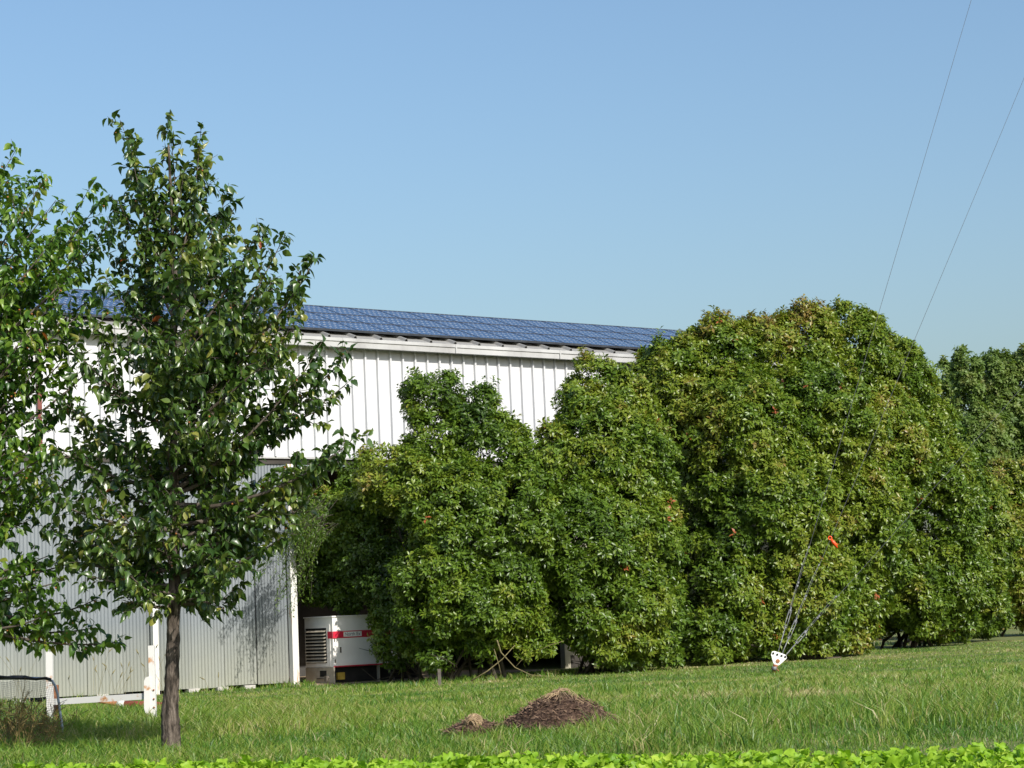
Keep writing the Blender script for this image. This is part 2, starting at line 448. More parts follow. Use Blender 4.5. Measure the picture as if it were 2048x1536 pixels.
b.add([(S0, YR, ZR - .02), (SRE, YR, ZR - .02), (SRE, YR + 9, ZR - 2.82), (S0, YR + 9, ZR - 2.82)], [(0, 1, 2, 3)])
b.build('rear_roof_slope', M['roof'], barn)
b = MB(); b.box(S0, SE, YR + 8.7, YR + 8.85, 0, ZR - 2.9); b.box(S0, S0 + .1, 0.2, YR + 8.8, 0, 7.2); b.box(SE - .1, SE, 0.2, YR + 8.8, 0, 7.2)
b.build('rear_wall', M['inner'], barn)
# gutter
b = MB()
gp = [(-OH + .02, ZE - 0.015), (-OH - 0.05, ZE - 0.01), (-OH - 0.052, ZE - 0.085), (-OH - 0.03, ZE - 0.1), (-OH - 0.03, ZE - 0.215), (-OH + 0.02, ZE - 0.225)]
V = [(x, y, z) for x in (S0, SE) for (y, z) in gp]; m_ = len(gp)
b.add(V, [(i, (i + 1) % m_, m_ + (i + 1) % m_, m_ + i) for i in range(m_)] + [tuple(range(m_ - 1, -1, -1)), tuple(range(m_, 2 * m_))])
b.build('gutter', M['trim'], barn)
for s in np.arange(S0 + 1.0, SE, 3.05):
    b = MB(); b.box(-0.02, 0.02, -OH - 0.058, -OH - 0.026, ZE - 0.222, ZE - 0.008); b.build('gutter_strap', M['trim'], barn, loc=(s, 0, 0))
b = MB(); b.box(S0, SE, -OH + 0.022, 0.0, ZE - 0.12, ZE - 0.10); b.build('soffit', M['trim'], barn)
# solar panels: white backsheet, dark frame, blue cells with clipped corners
PWc, PNx, PNy, PLc = 0.137, 6, 4, 0.262
PWm, PLm = PWc * PNx + 0.02, PLc * PNy + 0.03
def panel_meshes():
    b = MB(); b.box(0, PWm - 0.012, 0, PLm - 0.015, 0, 0.035)
    back = b.mesh('solar_panel', M['backsheet'])
    c = MB(); e = 0.006; q = 0.029
    for i in range(PNx):
        for j in range(PNy):
            x0, x1 = 0.006 + i * PWc + 0.002, 0.006 + (i + 1) * PWc - 0.002
            y0, y1 = 0.008 + j * PLc + 0.002, 0.008 + (j + 1) * PLc - 0.002
            qy = 0.052
            c.add([(x0 + q, y0, .038), (x1 - q, y0, .038), (x1, y0 + qy, .038), (x1, y1 - qy, .038), (x1 - q, y1, .038), (x0 + q, y1, .038), (x0, y1 - qy, .038), (x0, y0 + qy, .038)], [tuple(range(8))])
    return back, c.mesh('solar_cells', M['cell'])
pb, pc = panel_meshes()
fr = MB(); fr.box(-0.006, 0.0, 0, PLm, 0.0, 0.045); fr.box(0, PWm, PLm - 0.012, PLm - 0.004, 0.0, 0.05); fr.box(-0.006, PWm - 0.008, -0.008, -0.001, -0.01, 0.041)
frm = fr.mesh('panel_frame', M['alu'])
y_start = 0.02
s = S0 + 0.3; i = 0
while s < S1 - 1.2:
    for j in range(3):
        yy = y_start / math.cos(sl) + OH / math.cos(sl) + j * PLm
        loc = (s, -OH + yy * math.cos(sl) - 0.10 * math.sin(sl), ZE + yy * math.sin(sl) + 0.10 * math.cos(sl))
        o = link('solar_panel', pb, barn, loc=loc, rot=(sl, 0, 0))
        link('solar_cells', pc, o); link('panel_frame', frm, o)
    s += PWm; i += 1
# open bay interior and lower siding on the right
BE = s_at(1135, 1.0)
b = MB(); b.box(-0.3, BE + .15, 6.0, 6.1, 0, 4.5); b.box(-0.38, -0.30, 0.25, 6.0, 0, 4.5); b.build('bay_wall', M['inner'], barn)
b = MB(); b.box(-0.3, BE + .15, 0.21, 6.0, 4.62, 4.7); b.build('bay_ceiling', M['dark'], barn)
b = MB(); b.box(0, 8.3, -0.0, 0.022, 0, 0.215)
bme = MB(); bme.add([(0, -0.018, 0), (8.3, -0.018, 0), (8.3, 0.0, 0.205), (0, 0.0, 0.205), (0, 0.02, 0), (8.3, 0.02, 0), (8.3, 0.02, 0.205), (0, 0.02, 0.205)],
                    [(0, 1, 2, 3), (5, 4, 7, 6), (1, 0, 4, 5), (3, 2, 6, 7), (0, 3, 7, 4), (2, 1, 5, 6)])
bm_ = bme.mesh('siding_board', M['siding'])
for i in range(22): link('siding_board', bm_, barn, loc=(BE, 0.05, 0.3 + i * 0.2))
b = MB(); b.box(BE, SE, 0.03, 0.2, 0, 0.3); b.build('foundation', M['dark'], barn)
b = MB(); b.box(BE - .13, BE + .03, -0.02, 0.16, 0, 4.5); b.build('door_jamb', M['siding'], barn)
# bare dirt in front of and inside the bay
b = MB()
gx, gy = 22, 16
V = []; F = []
for j in range(gy + 1):
    for i in range(gx + 1):
        V.append((-0.6 + i * (7.0 / gx), -1.1 + 0.25 * math.sin(i * 1.3) * (j == 0) + j * (8.0 / gy), 0.012 + (0.004 if 0 < j else -0.02)))
for j in range(gy):
    for i in range(gx):
        a_ = j * (gx + 1) + i; F.append((a_, a_ + 1, a_ + gx + 2, a_ + gx + 1))
b.add(V, F)
o = b.build('dirt_path', M['dirt'], None, loc=B0 + np.array([0, 0, 0.004]), rot=(0, 0, BR)); tag(o, kind='structure', label='bare tan dirt in front of the dark open bay')

# ------------------------------------------------------------------ generator in the open bay
gs = s_at(667, 0.5, -0.62)
gen = empty('generator', W(gs, -0.62, 0.0), BR, 'white generator with red stripe and louvred end in the open barn bay', 'generator')
GL, GD, GZ0, GZ1 = 2.3, 1.15, 0.36, 1.42
b = MB(); b.box(0, GL, 0, GD, GZ0, GZ1); b.build('enclosure', M['gen_white'], gen)
b = MB(); b.box(-0.01, 0.02, -0.012, GD, 0.02, GZ0 - .004); b.box(0.02, GL, 0.28, GD, 0.08, GZ0 - .01); b.box(GL * .5, GL * .5 + .02, 0, 0.3, 0.02, GZ0); b.build('base', M['gen_white'] if False else M['louver'], gen)
b = MB(); b.box(-0.016, -0.0105, 0.28, 0.55, 0.16, 0.29); b.build('base_opening', M['black'], gen)
b = MB(); b.tube([(-0.05, 0.1, 0.13), (-0.05, 0.62, 0.12)], 0.012); b.box(-0.09, -0.02, 0.16, 0.26, 0.06, 0.18); b.build('hitch_bar', M['gen_dark'], gen)
b = MB(); b.box(0.1, GL, 0.1, 0.27, 0.03, GZ0 - .02); b.build('undercarriage', M['black'], gen)
b = MB(); b.box(0.12, 0.30, 0.04, 0.098, 0.09, 0.24); b.build('filter', M['yellow'], gen)
# seams and panels on the long side
for x0, x1 in ((0.10, 1.12), (1.16, 2.2)):
    b = MB(); b.box(x0, x1, -0.012, -0.002, GZ0 + .03, GZ1 - 0.13); b.build('side_door', M['gen_white'], gen)
for x in (0.16, 1.06, 1.22, 2.14):
    b = MB(); b.box(x, x + .035, -0.024, -0.0125, 0.66, 0.78); b.build('latch', M['gen_dark'], gen)
for x, z in ((0.03, 0.45), (0.03, 0.9), (1.135, 0.45), (1.135, 0.9), (1.135, 1.3)):
    b = MB(); b.box(x, x + .016, -0.018, -0.0025, z, z + .08); b.build('hinge', M['gen_dark'], gen)
b = MB(); b.box(-0.02, GL + .02, -0.02, GD + .02, GZ1 + .002, GZ1 + .03); b.build('lid', M['gen_white'], gen)
b = MB(); b.tube([(0.5, .5, GZ1 + .03), (0.5, .5, GZ1 + .14), (0.56, .44, GZ1 + .18)], 0.035, 10); b.build('exhaust_pipe', M['gen_dark'], gen)
zs0, zs1 = 0.97, 1.12
b = MB(); b.box(0, GL, -0.0175, -0.0125, zs0, zs1); b.box(-0.0175, -0.0125, -0.0175, 0.18, zs0, zs1); b.build('red_stripe', M['gen_red'], gen)
b = MB(); b.box(0, GL, -0.016, -0.002, GZ0 + 0.0, GZ0 + 0.022); b.build('bottom_trim', M['gen_red'], gen)
b = MB(); b.box(0.26, 0.72, -0.022, -0.018, zs0 + .025, zs1 - .02); lp = b.build('label', M['gen_white'], gen)
fc = bpy.data.curves.new('lettering', 'FONT'); fc.body = 'North Ex'; fc.size = 0.105; fc.extrude = 0.001
tmp_ = bpy.data.objects.new('tmp', fc); fo = bpy.data.objects.new('lettering', bpy.data.meshes.new_from_object(tmp_)); bpy.data.objects.remove(tmp_)
fo.data.materials.clear(); fo.data.materials.append(M['label_ink']); fo.parent = lp
fo.location = (0.285, -0.0225, zs0 + .045); fo.rotation_euler = (math.pi / 2, 0, 0); col.objects.link(fo)
# louvred end (faces the left of the picture)
b = MB(); b.box(-0.012, -0.002, 0.1, 1.13, GZ0 + .02, GZ1 - .15); b.build('end_door', M['gen_white'], gen)
b = MB(); b.box(-0.016, -0.0125, 0.24, 1.1, GZ0 + .09, GZ1 - .22); b.build('louver_recess', M['black'], gen)
sm = MB(); sm.add([(-0.018, 0.25, 0.0), (-0.018, 1.09, 0.0), (-0.045, 1.09, -0.03), (-0.045, 0.25, -0.03), (-0.045, 1.09, -0.036), (-0.045, 0.25, -0.036), (-0.018, 0.25, -0.008), (-0.018, 1.09, -0.008)],
                  [(0, 1, 2, 3), (3, 2, 4, 5), (5, 4, 7, 6), (0, 6, 7, 1), (0, 3, 5, 6), (1, 7, 4, 2)])
sme = sm.mesh('louver_slat', M['louver'])
for i in range(10): link('louver_slat', sme, gen, loc=(0, 0, GZ0 + 0.14 + i * 0.072))

# ------------------------------------------------------------------ guy anchor and wires
pA = G(1549, 1347)
anc = empty('guy_anchor', pA, 0, 'white fan-shaped guy wire anchor plate rusty at its foot, standing in the lawn', 'anchor')
th = 2.2
mp = mpp(pA[1])
def pl(x, y, dy=0.0):   # plate outline point measured on the photo, in the anchor's own plane
    q = P(x, y, pA[1]) - pA
    return (q[0], q[1] + dy, q[2])
out = [(1542, 1309), (1544, 1303), (1549, 1302), (1562, 1306), (1570, 1309), (1573, 1312), (1573.5, 1316), (1571, 1319), (1561, 1328), (1556, 1331), (1549, 1330), (1546, 1324)]
b = MB(); nn = len(out)
V = [pl(x, y, -0.008) for x, y in out] + [pl(x, y, 0.008) for x, y in out]
b.add(V, [tuple(range(nn)), tuple(range(2 * nn - 1, nn - 1, -1))] + [(i, nn + i, nn + (i + 1) % nn, (i + 1) % nn) for i in range(nn)])
b.build('plate', M['plate'], anc)
for x, y, r in ((1546.5, 1306.5, 2.1), (1554.5, 1309, 2.1), (1563, 1311.5, 2.1), (1570.5, 1313.5, 2.1), (1555.5, 1322, 4.0)):
    b = MB(); c = pl(x, y, 0)
    ring = [(c[0] + r * mp * math.cos(a), c[1] - 0.0095, c[2] + r * mp * math.sin(a)) for a in np.linspace(0, 2 * math.pi, 12, endpoint=False)]
    ring2 = [(p[0], p[1] - 0.012, p[2]) for p in ring]
    b.add(ring + ring2, [tuple(range(12, 24))] + [(i, (i + 1) % 12, 12 + (i + 1) % 12, 12 + i) for i in range(12)])
    b.build('bolt_hole', M['black'] if r < 3 else M['rust'], anc)
b = MB(); b.tube([pl(1551, 1329), pl(1549, 1340), pl(1548, 1352)], [0.045, 0.035, 0.03], 8); b.build('anchor_rod', M['rust'], anc)
b = MB(); b.tube([pl(1548, 1333, -.04), pl(1548, 1340, -.04)], [0.045, 0.05], 8); b.build('nut', M['galv'], anc)
b = MB(); b.tube([pl(1551, 1333, -.03), pl(1553, 1338, -.03), pl(1557, 1342, -.05)], 0.012, 6); b.tube([pl(1545, 1334, -.03), pl(1542, 1338, -.03)], 0.012, 6); b.build('shackle', M['rust'], anc)
def wire_thing(x0, y0, x1, y1, Yend, ext, label, tb):
    a = P(x0, y0, pA[1]); dx, dy = (x1 - x0), (y1 - y0)
    e = P(x0 + dx * ext, y0 + dy * ext, Yend)
    o = empty('guy_wire', a, 0, label, 'guy wire', 'guy wires fanning up from the anchor plate')
    d = e - a; L = np.linalg.norm(d); u = d / L
    pts = [u * t for t in np.linspace(tb[1] + 0.0, L, 24)]
    mid = [p - np.array([0, 0, 0.6 * 4 * (i / 23) * (1 - i / 23) * 0.3]) for i, p in enumerate(pts)]
    b = MB(); b.tube(mid, 0.0046, 5, cap=False); b.build('cable', M['wire'], o)
    side = norm(np.cross(u, np.array([0, 1.0, 0])))
    # turnbuckle: two rods, eyes and a jaw
    b = MB()
    for sgn in (-1, 1):
        b.tube([u * tb[0] + side * sgn * 0.022, u * (tb[1] - 0.05) + side * sgn * 0.022], 0.008, 6)
    b.tube([u * 0.0, u * (tb[0] + .03)], 0.010, 6); b.tube([u * (tb[1] - 0.12), u * (tb[1] + 0.02)], 0.014, 6)
    b.tube([u * (tb[0] - .02) - side * .03, u * (tb[0] - .02) + side * .03], 0.013, 6); b.tube([u * (tb[1] - .05) - side * .03, u * (tb[1] - .05) + side * .03], 0.013, 6)
    b.build('turnbuckle', M['galv'], o)
    for t in (tb[1] + 0.45, tb[1] + 0.52, tb[1] + 1.3):
        b = MB(); b.tube([u * t, u * (t + 0.05)], 0.016, 6); b.build('wire_clamp', M['galv'], o)
    b = MB(); b.tube([u * (tb[1]) + side * 0.02, u * (tb[1] + 1.0) + side * 0.022, u * (tb[1] + 1.35)], 0.0036, 5, cap=False); b.build('preformed_grip', M['galv'], o)
    return o, u
wa, ua = wire_thing(1556, 1305, 1938, 0, 60, 2.4, 'steepest of the three steel guy wires rising from the anchor plate', (0.55, 0.95))
wb, ub = wire_thing(1564, 1308, 2048, 140, 60, 1.9, 'middle steel guy wire, the one carrying the orange marker', (0.4, 0.85))
wc, uc = wire_thing(1571, 1311, 2025, 781, 60, 2.0, 'lowest steel guy wire slanting off to the right before the hedge', (0.5, 0.95))
# orange marker hanging on the middle wire
pm = P(1661, 1076, pA[1] + 0.0)
tt = None
for t in np.linspace(1, 6, 500):
    q = np.array(wb.location) + ub * t; d = q - EYE
    if 768 - FPX * (d @ _U) / (d @ _F) < 1076: tt = q; break
mk = empty('marker_flag', tt, 0, 'bright orange plastic marker hanging on the middle guy wire', 'marker')
b = MB(); k_ = mpp(pA[1])
ring = [(k_ * 3.5 * math.cos(a), 0, k_ * 3.5 * math.sin(a)) for a in np.linspace(0, 2 * math.pi, 11)]
b.tube(ring, 0.010, 6, cap=False); b.build('clip_ring', M['orange'], mk)
b = MB(); b.tube([(k_ * 2, -.01, -k_ * 3), (k_ * 6, -.01, -k_ * 9), (k_ * 10, -.01, -k_ * 14), (k_ * 14, -.01, -k_ * 21)], [0.02, 0.034, 0.03, 0.008], 8)
b.tube([(k_ * 12, -.02, -k_ * 15), (k_ * 16, -.02, -k_ * 13)], [0.01, 0.003], 6); b.build('tag_body', M['orange'], mk)

# ------------------------------------------------------------------ white rusty frame, goal, red pipe, stone, grey stake
pl0 = G(101, 1450); pr0 = G(306, 1450)
fr_ = empty('steel_frame', pl0, 0, 'white rust-streaked steel frame of two posts and a rail in long grass', 'frame')
def L_(x, y, Y): return P(x, y, Y) - pl0
Yl, Yr = pl0[1] - .5, pl0[1] - .9
b = MB(); b.bar(L_(101, 1470, Yl), L_(99, 1303, Yl), 0.075, 0.05); b.build('post', M['rusty_white'], fr_)
b = MB(); b.bar(L_(113, 1460, Yl + .1), L_(112, 1370, Yl + .1), 0.055, 0.04); b.build('brace_plate', M['rust'], fr_)
b = MB(); b.bar(L_(308, 1470, Yr), L_(303, 1291, Yr), 0.068, 0.06); b.build('post', M['rusty_white'], fr_)
o1 = [(291, 1355), (297, 1353), (301, 1356), (301, 1428), (296, 1430), (290, 1424), (288, 1416), (288, 1362)]
b = MB(); nn = len(o1)
V = [L_(x, y, Yr - .05) for x, y in o1] + [L_(x, y, Yr - .03) for x, y in o1]
b.add(V, [tuple(range(nn)), tuple(range(2 * nn - 1, nn - 1, -1))] + [(i, nn + i, nn + (i + 1) % nn, (i + 1) % nn) for i in range(nn)])
b.build('side_plate', M['rusty_white'], fr_)
b = MB(); b.bar(L_(104, 1404, Yl + .02), L_(289, 1392.5, Yr + .02), 0.05, 0.068); b.build('rail', M['rusty_white'], fr_)
for x, y in ((307, 1380), (307.5, 1398), (308, 1415)):
    b = MB(); q = L_(x, y, Yr - .04); b.tube([q, q + np.array([0, .03, 0])], 0.011, 6); b.build('bolt', M['rust'], fr_)

pp = G(300, 1432); Yp = pp[1] + 3.2
pipe = empty('pipe', P(300, 1425, Yp), 0, 'dull red tapered steel pipe lying in the grass behind the frame', 'pipe')
def Lp(x, y, Y): return P(x, y, Y) - np.array(pipe.location)
b = MB(); kk = mpp(Yp)
b.tube([Lp(248, 1408.5, Yp), Lp(300, 1412, Yp), Lp(360, 1417, Yp), Lp(420, 1425, Yp + .1), Lp(480, 1436, Yp + .2)], [7 * kk, 9.5 * kk, 9.5 * kk, 9 * kk, 8 * kk], 14)
b.build('barrel', M['red_pipe'], pipe)
b = MB(); b.tube([Lp(234, 1407.5, Yp), Lp(248.5, 1408.6, Yp)], [6.2 * kk, 7.2 * kk], 14); b.build('white_collar', M['rusty_white'], pipe)
b = MB(); b.tube([Lp(190, 1402, Yp), Lp(215, 1405, Yp), Lp(234.5, 1407.4, Yp)], [2.2 * kk, 4 * kk, 6 * kk], 12); b.build('nozzle', M['rust'], pipe)

pg = G(128, 1478)
goal = empty('sports_goal', pg, 0, 'small net goal with black wrapped crossbar and curved blue-grey end tube', 'goal')
def Lg(x, y, Y): return P(x, y, Y) - pg
Yg = pg[1]
b = MB(); b.tube([Lg(-60, 1358, Yg + .1), Lg(20, 1357, Yg), Lg(60, 1356, Yg), Lg(92, 1357, Yg), Lg(104, 1362, Yg), Lg(111, 1373, Yg), Lg(115, 1388, Yg), Lg(121, 1430, Yg), Lg(126, 1465, Yg), Lg(129, 1490, Yg)], 0.0125, 8)
b.build('end_tube', M['tube_blue'], goal)
b = MB()
for k in range(5):
    off = [random.uniform(-3.2, 3.2) for _ in range(8)]
    xs_ = [-60, -30, 0, 25, 50, 72, 92, 103]
    b.tube([Lg(x, 1356 + off[i] + (3 if i == 7 else 0), Yg - .02 + .01 * k) for i, x in enumerate(xs_)], [0.011, .013, .012, .013, .012, .012, .009, .005], 6)
b.build('crossbar_wrap', M['net_black'], goal)
b = MB()
nx_, nz_ = 52, 28
def netp(u, v):    # hanging loosely behind the bar
    x = -60 + u * (168 + 8 * v); y = 1362 + v * 112
    return Lg(x + 1.6 * math.sin(v * 9 + u * 5) + 2.0 * math.sin(u * 23) * v, y + 3 * math.sin(u * 17 + 1) * (1 - v), Yg + .05 + .5 * v * (1 - .35 * u) + .04 * math.sin(u * 31) * v)
for i in range(nx_ + 1):
    pts = [netp(i / nx_, j / 9) for j in range(10)]
    b.tube(pts, 0.0016, 3, cap=False)
for j in range(nz_ + 1):
    pts = [netp(i / 26, j / nz_) for i in range(27)]
    b.tube(pts, 0.0016, 3, cap=False)
b.build('net', M['net'], goal)

ps = G(1583, 1522)
import bmesh
def rock(name, loc, sx, sy, sz, mat, label, cat):
    bm = bmesh.new(); bmesh.ops.create_icosphere(bm, subdivisions=3, radius=1)
    for v in bm.verts:
        v.co *= 1 + 0.18 * noise.noise(v.co * 1.6 + Vector((3, 1, 2)))
        v.co.x *= sx; v.co.y *= sy; v.co.z *= sz
    me = bpy.data.meshes.new(name); bm.to_mesh(me); bm.free()
    for p in me.polygons: p.use_smooth = True
    o = link(name, me, None, mat, loc=loc); return tag(o, label, cat)
o = rock('stone', P(1585, 1523, 11.35), 0.062, 0.05, 0.05, M['stone'], 'small dark grey stone just behind the lettuce on the right', 'stone')
o.rotation_euler = (0, math.radians(22), 0)
pk = G(881, 1371)
b = MB(); b.box(-0.03, 0.03, -.03, .03, 0, 0.31); b.box(-0.036, 0.036, -.036, .036, 0.31, 0.325)
o = b.build('stake', M['gen_dark'], None, loc=pk + np.array([0, -.3, 0])); tag(o, 'short square grey stake at the foot of the hedge', 'stake')

# ------------------------------------------------------------------ mulch pile
def mound(name, px, py, wpx, hpx, label, cat, seed, flat=1.0):
    c = G(px, py); k = mpp(c[1]); Rx = wpx * k / 2; H = hpx * k
    n = 56; V = []; T = []
    for j in range(n + 1):
        for i in range(n + 1):
            u, v = (i / n - .5) * 2.5, (j / n - .5) * 2.5
            r = math.hypot(u, v) * (1 + .12 * noise.noise(Vector((u * 1.5 + seed, v * 1.5, 0))))
            h = .85 * (1 - r * r) + .15 * (1 - r) if r < 1 else -0.12 * (r - 1)
            z = H * h + (0.045 * noise.noise(Vector((u * 4, v * 4, seed))) + 0.03 * noise.noise(Vector((u * 17, v * 17, seed)))) * (H / .36) * min(1, max(0, 1.25 - r) * 2)
            V.append((u * Rx, v * Rx * flat, z))
    for j in range(n):
        for i in range(n):
            a_ = j * (n + 1) + i; T.append((a_, a_ + 1, a_ + n + 2, a_ + n + 1))
    V = np.array(V)
    o = empty(name, c + np.array([0, Rx * .6, -0.0]), 0, label, cat)
    link('heap', np_mesh('heap', V, np.array(T), mat=M['mulch']), o)
    return o, V, Rx, H
pile, PV_, PR_, PH_ = mound('mulch_pile', 1122, 1470, 262, 76, 'dark brown mulch pile topped with dry straw stalks in the lawn', 'mulch pile', 3.0)
sp_, SV_, SR_, SH_ = mound('mulch_mound', 948, 1476, 150, 34, 'low mulch mound with a ball of straw left of the big pile', 'mulch mound', 8.0)
def scatter_chips(parent, V, n, Rx, seed):
    r = np.random.default_rng(seed)
    z = V[:, 2]; ok = np.where((z > 0.015) & (V[:, 1] < Rx * .5))[0]
    ids = r.choice(ok, n)
    pos = V[ids] + r.normal(0, .012, (n, 3)) * [1, 1, .3] + [0, 0, .004]
    ax = norm(r.normal(0, 1, (n, 3)) * [1, 1, .35]); nr = norm(r.normal(0, .5, (n, 3)) + [0, -.3, 1])
    tv = np.array([[0, -.5, 0], [0, .5, 0], [1, .35, 0.04], [1, -.35, 0.04]]); tt_ = np.array([[0, 1, 2], [0, 2, 3]])
    ln = r.uniform(.015, .05, n)
    V2, T2, ti = stamp(tv, tt_, pos, ax, nr, ln, r.uniform(.004, .012, n), np.zeros(n))
    o = link('wood_chips', np_mesh('wood_chips', V2, T2, mat=M['chip'], smooth=False), parent); o['kind'] = 'stuff'
scatter_chips(pile, PV_, 2600, PR_, 5); scatter_chips(sp_, SV_, 700, SR_, 6)
b = MB()
def pile_z(x, y, V, Rx, H):
    i = int(np.argmin((V[:, 0] - x) ** 2 + (V[:, 1] - y) ** 2)); return V[i, 2]
for k in range(46):
    a = random.uniform(0, 2 * math.pi); L = random.uniform(.06, .2) * (1.3 if math.sin(a) < 0 else 1)
    x0, y0 = random.uniform(-.05, .05), random.uniform(-.05, .05); bend = random.uniform(-.5, .5)
    pts = []
    for t in (0, .33, .66, 1):
        aa = a + bend * t
        x, y = x0 + math.cos(aa) * L * t, y0 + math.sin(aa) * L * t
        pts.append((x, y, pile_z(x, y, PV_, PR_, PH_) + .018 * (1 - t) + .012 + .02 * math.sin(t * 3) * random.random()))
    b.tube(pts, [.0028, .0026, .0022, .001], 4, cap=False)
o = b.build('straw_stalks', M['straw'], pile); o['kind'] = 'stuff'
b = MB(); b.bar((.08, -.05, pile_z(.08, -.05, PV_, PR_, PH_) + .015), (.2, -.12, pile_z(.2, -.12, PV_, PR_, PH_) + .012), .008, .006); b.build('stick', M['straw'], pile)
b = MB(); cx_ = np.array([0.0, -SR_ * .35, SH_ * .75])
for k in range(220):
    d0 = norm(rng.normal(0, 1, 3)); d0[2] = abs(d0[2]); r_ = .072 * random.uniform(.7, 1.15)
    t0 = norm(np.cross(d0, rng.normal(0, 1, 3)))
    b.tube([cx_ + norm(d0 + t0 * t) * r_ * (1 + .1 * random.random()) for t in (-.5, 0, .5)], .0028, 4, cap=False)
o = b.build('straw_ball', M['straw'], sp_); o['kind'] = 'stuff'

# ------------------------------------------------------------------ leaf templates
def ovate(fold=0.10, curl=0.16, wide=0.5):
    rows = [(0.0, 0.0), (0.22, 0.40 * wide * 2), (0.5, 0.5 * wide * 2), (0.8, 0.24 * wide * 2), (1.0, 0.0)]
    V = [(0, 0, 0)]; T = []
    for (u, hw) in rows[1:4]:
        z = -curl * u * u
        V += [(u, -hw, z + fold * hw), (u, 0, z), (u, hw, z + fold * hw)]
    V.append((1.0, 0, -curl * 1.15))
    T += [(0, 2, 1), (0, 3, 2)]
    for r_ in range(2):
        a = 1 + r_ * 3
        T += [(a, a + 1, a + 4), (a, a + 4, a + 3), (a + 1, a + 2, a + 5), (a + 1, a + 5, a + 4)]
    T += [(7, 8, 10), (8, 9, 10)]
    return np.array(V, float), np.array(T)
PEAR_T = [ovate(0.35, 0.28, 0.5), ovate(0.6, 0.5, 0.5), ovate(0.15, 0.1, 0.5)]
LANCE_V = np.array([[0, 0, 0], [0.56, -0.5, 0.04], [0.54, 0, -0.03], [0.56, 0.5, 0.04], [1, 0, -0.2]])
LANCE_T = np.array([[0, 2, 1], [0, 3, 2], [1, 2, 4], [2, 3, 4]])

def leaf_split(parent, tmpl, pos, ax, nr, ln, wd, tint, mat, n_parts, name='leaf', rest='foliage'):
    """the n_parts leaves nearest the camera become parts of their own, the others one part"""
    idx = np.argsort(pos[:, 1] + 0.25 * rng.random(len(pos)))
    near, far = idx[:n_parts], idx[n_parts:]
    o0 = np.array(parent.location)
    tl = tmpl if isinstance(tmpl, list) else [tmpl]; Vs, Ts, tis, off = [], [], [], 0
    for g_ in range(len(tl)):
        fi = far[g_::len(tl)]
        V, T, ti = stamp(tl[g_][0], tl[g_][1], pos[fi] - o0, ax[fi], nr[fi], ln[fi], wd[fi], tint[fi])
        Vs.append(V); Ts.append(T + off); tis.append(ti); off += len(V)
    V, T, ti = np.concatenate(Vs), np.concatenate(Ts), np.concatenate(tis)
    o = link(rest, np_mesh(rest, V, T, ti, mat), parent); o['kind'] = 'stuff'
    # shared meshes over a handful of tints
    levels = np.linspace(0.03, 1.0, 9); mes = []
    for t in levels:
        tm = tl[len(mes) % len(tl)]
        mes.append(np_mesh(name, tm[0].copy(), tm[1], np.full(len(tm[0]), t), mat))
    a = norm(ax); s = norm(np.cross(nr, a)); n = np.cross(a, s)
    for i in near:
        me = mes[int(np.argmin(abs(levels - tint[i])))]
        o = bpy.data.objects.new(name, me); o.parent = parent
        m = Matrix(((a[i, 0] * ln[i], s[i, 0] * wd[i], n[i, 0] * ln[i], pos[i, 0] - o0[0]),
                    (a[i, 1] * ln[i], s[i, 1] * wd[i], n[i, 1] * ln[i], pos[i, 1] - o0[1]),
                    (a[i, 2] * ln[i], s[i, 2] * wd[i], n[i, 2] * ln[i], pos[i, 2] - o0[2]), (0, 0, 0, 1)))
        o.matrix_local = m
        col.objects.link(o)

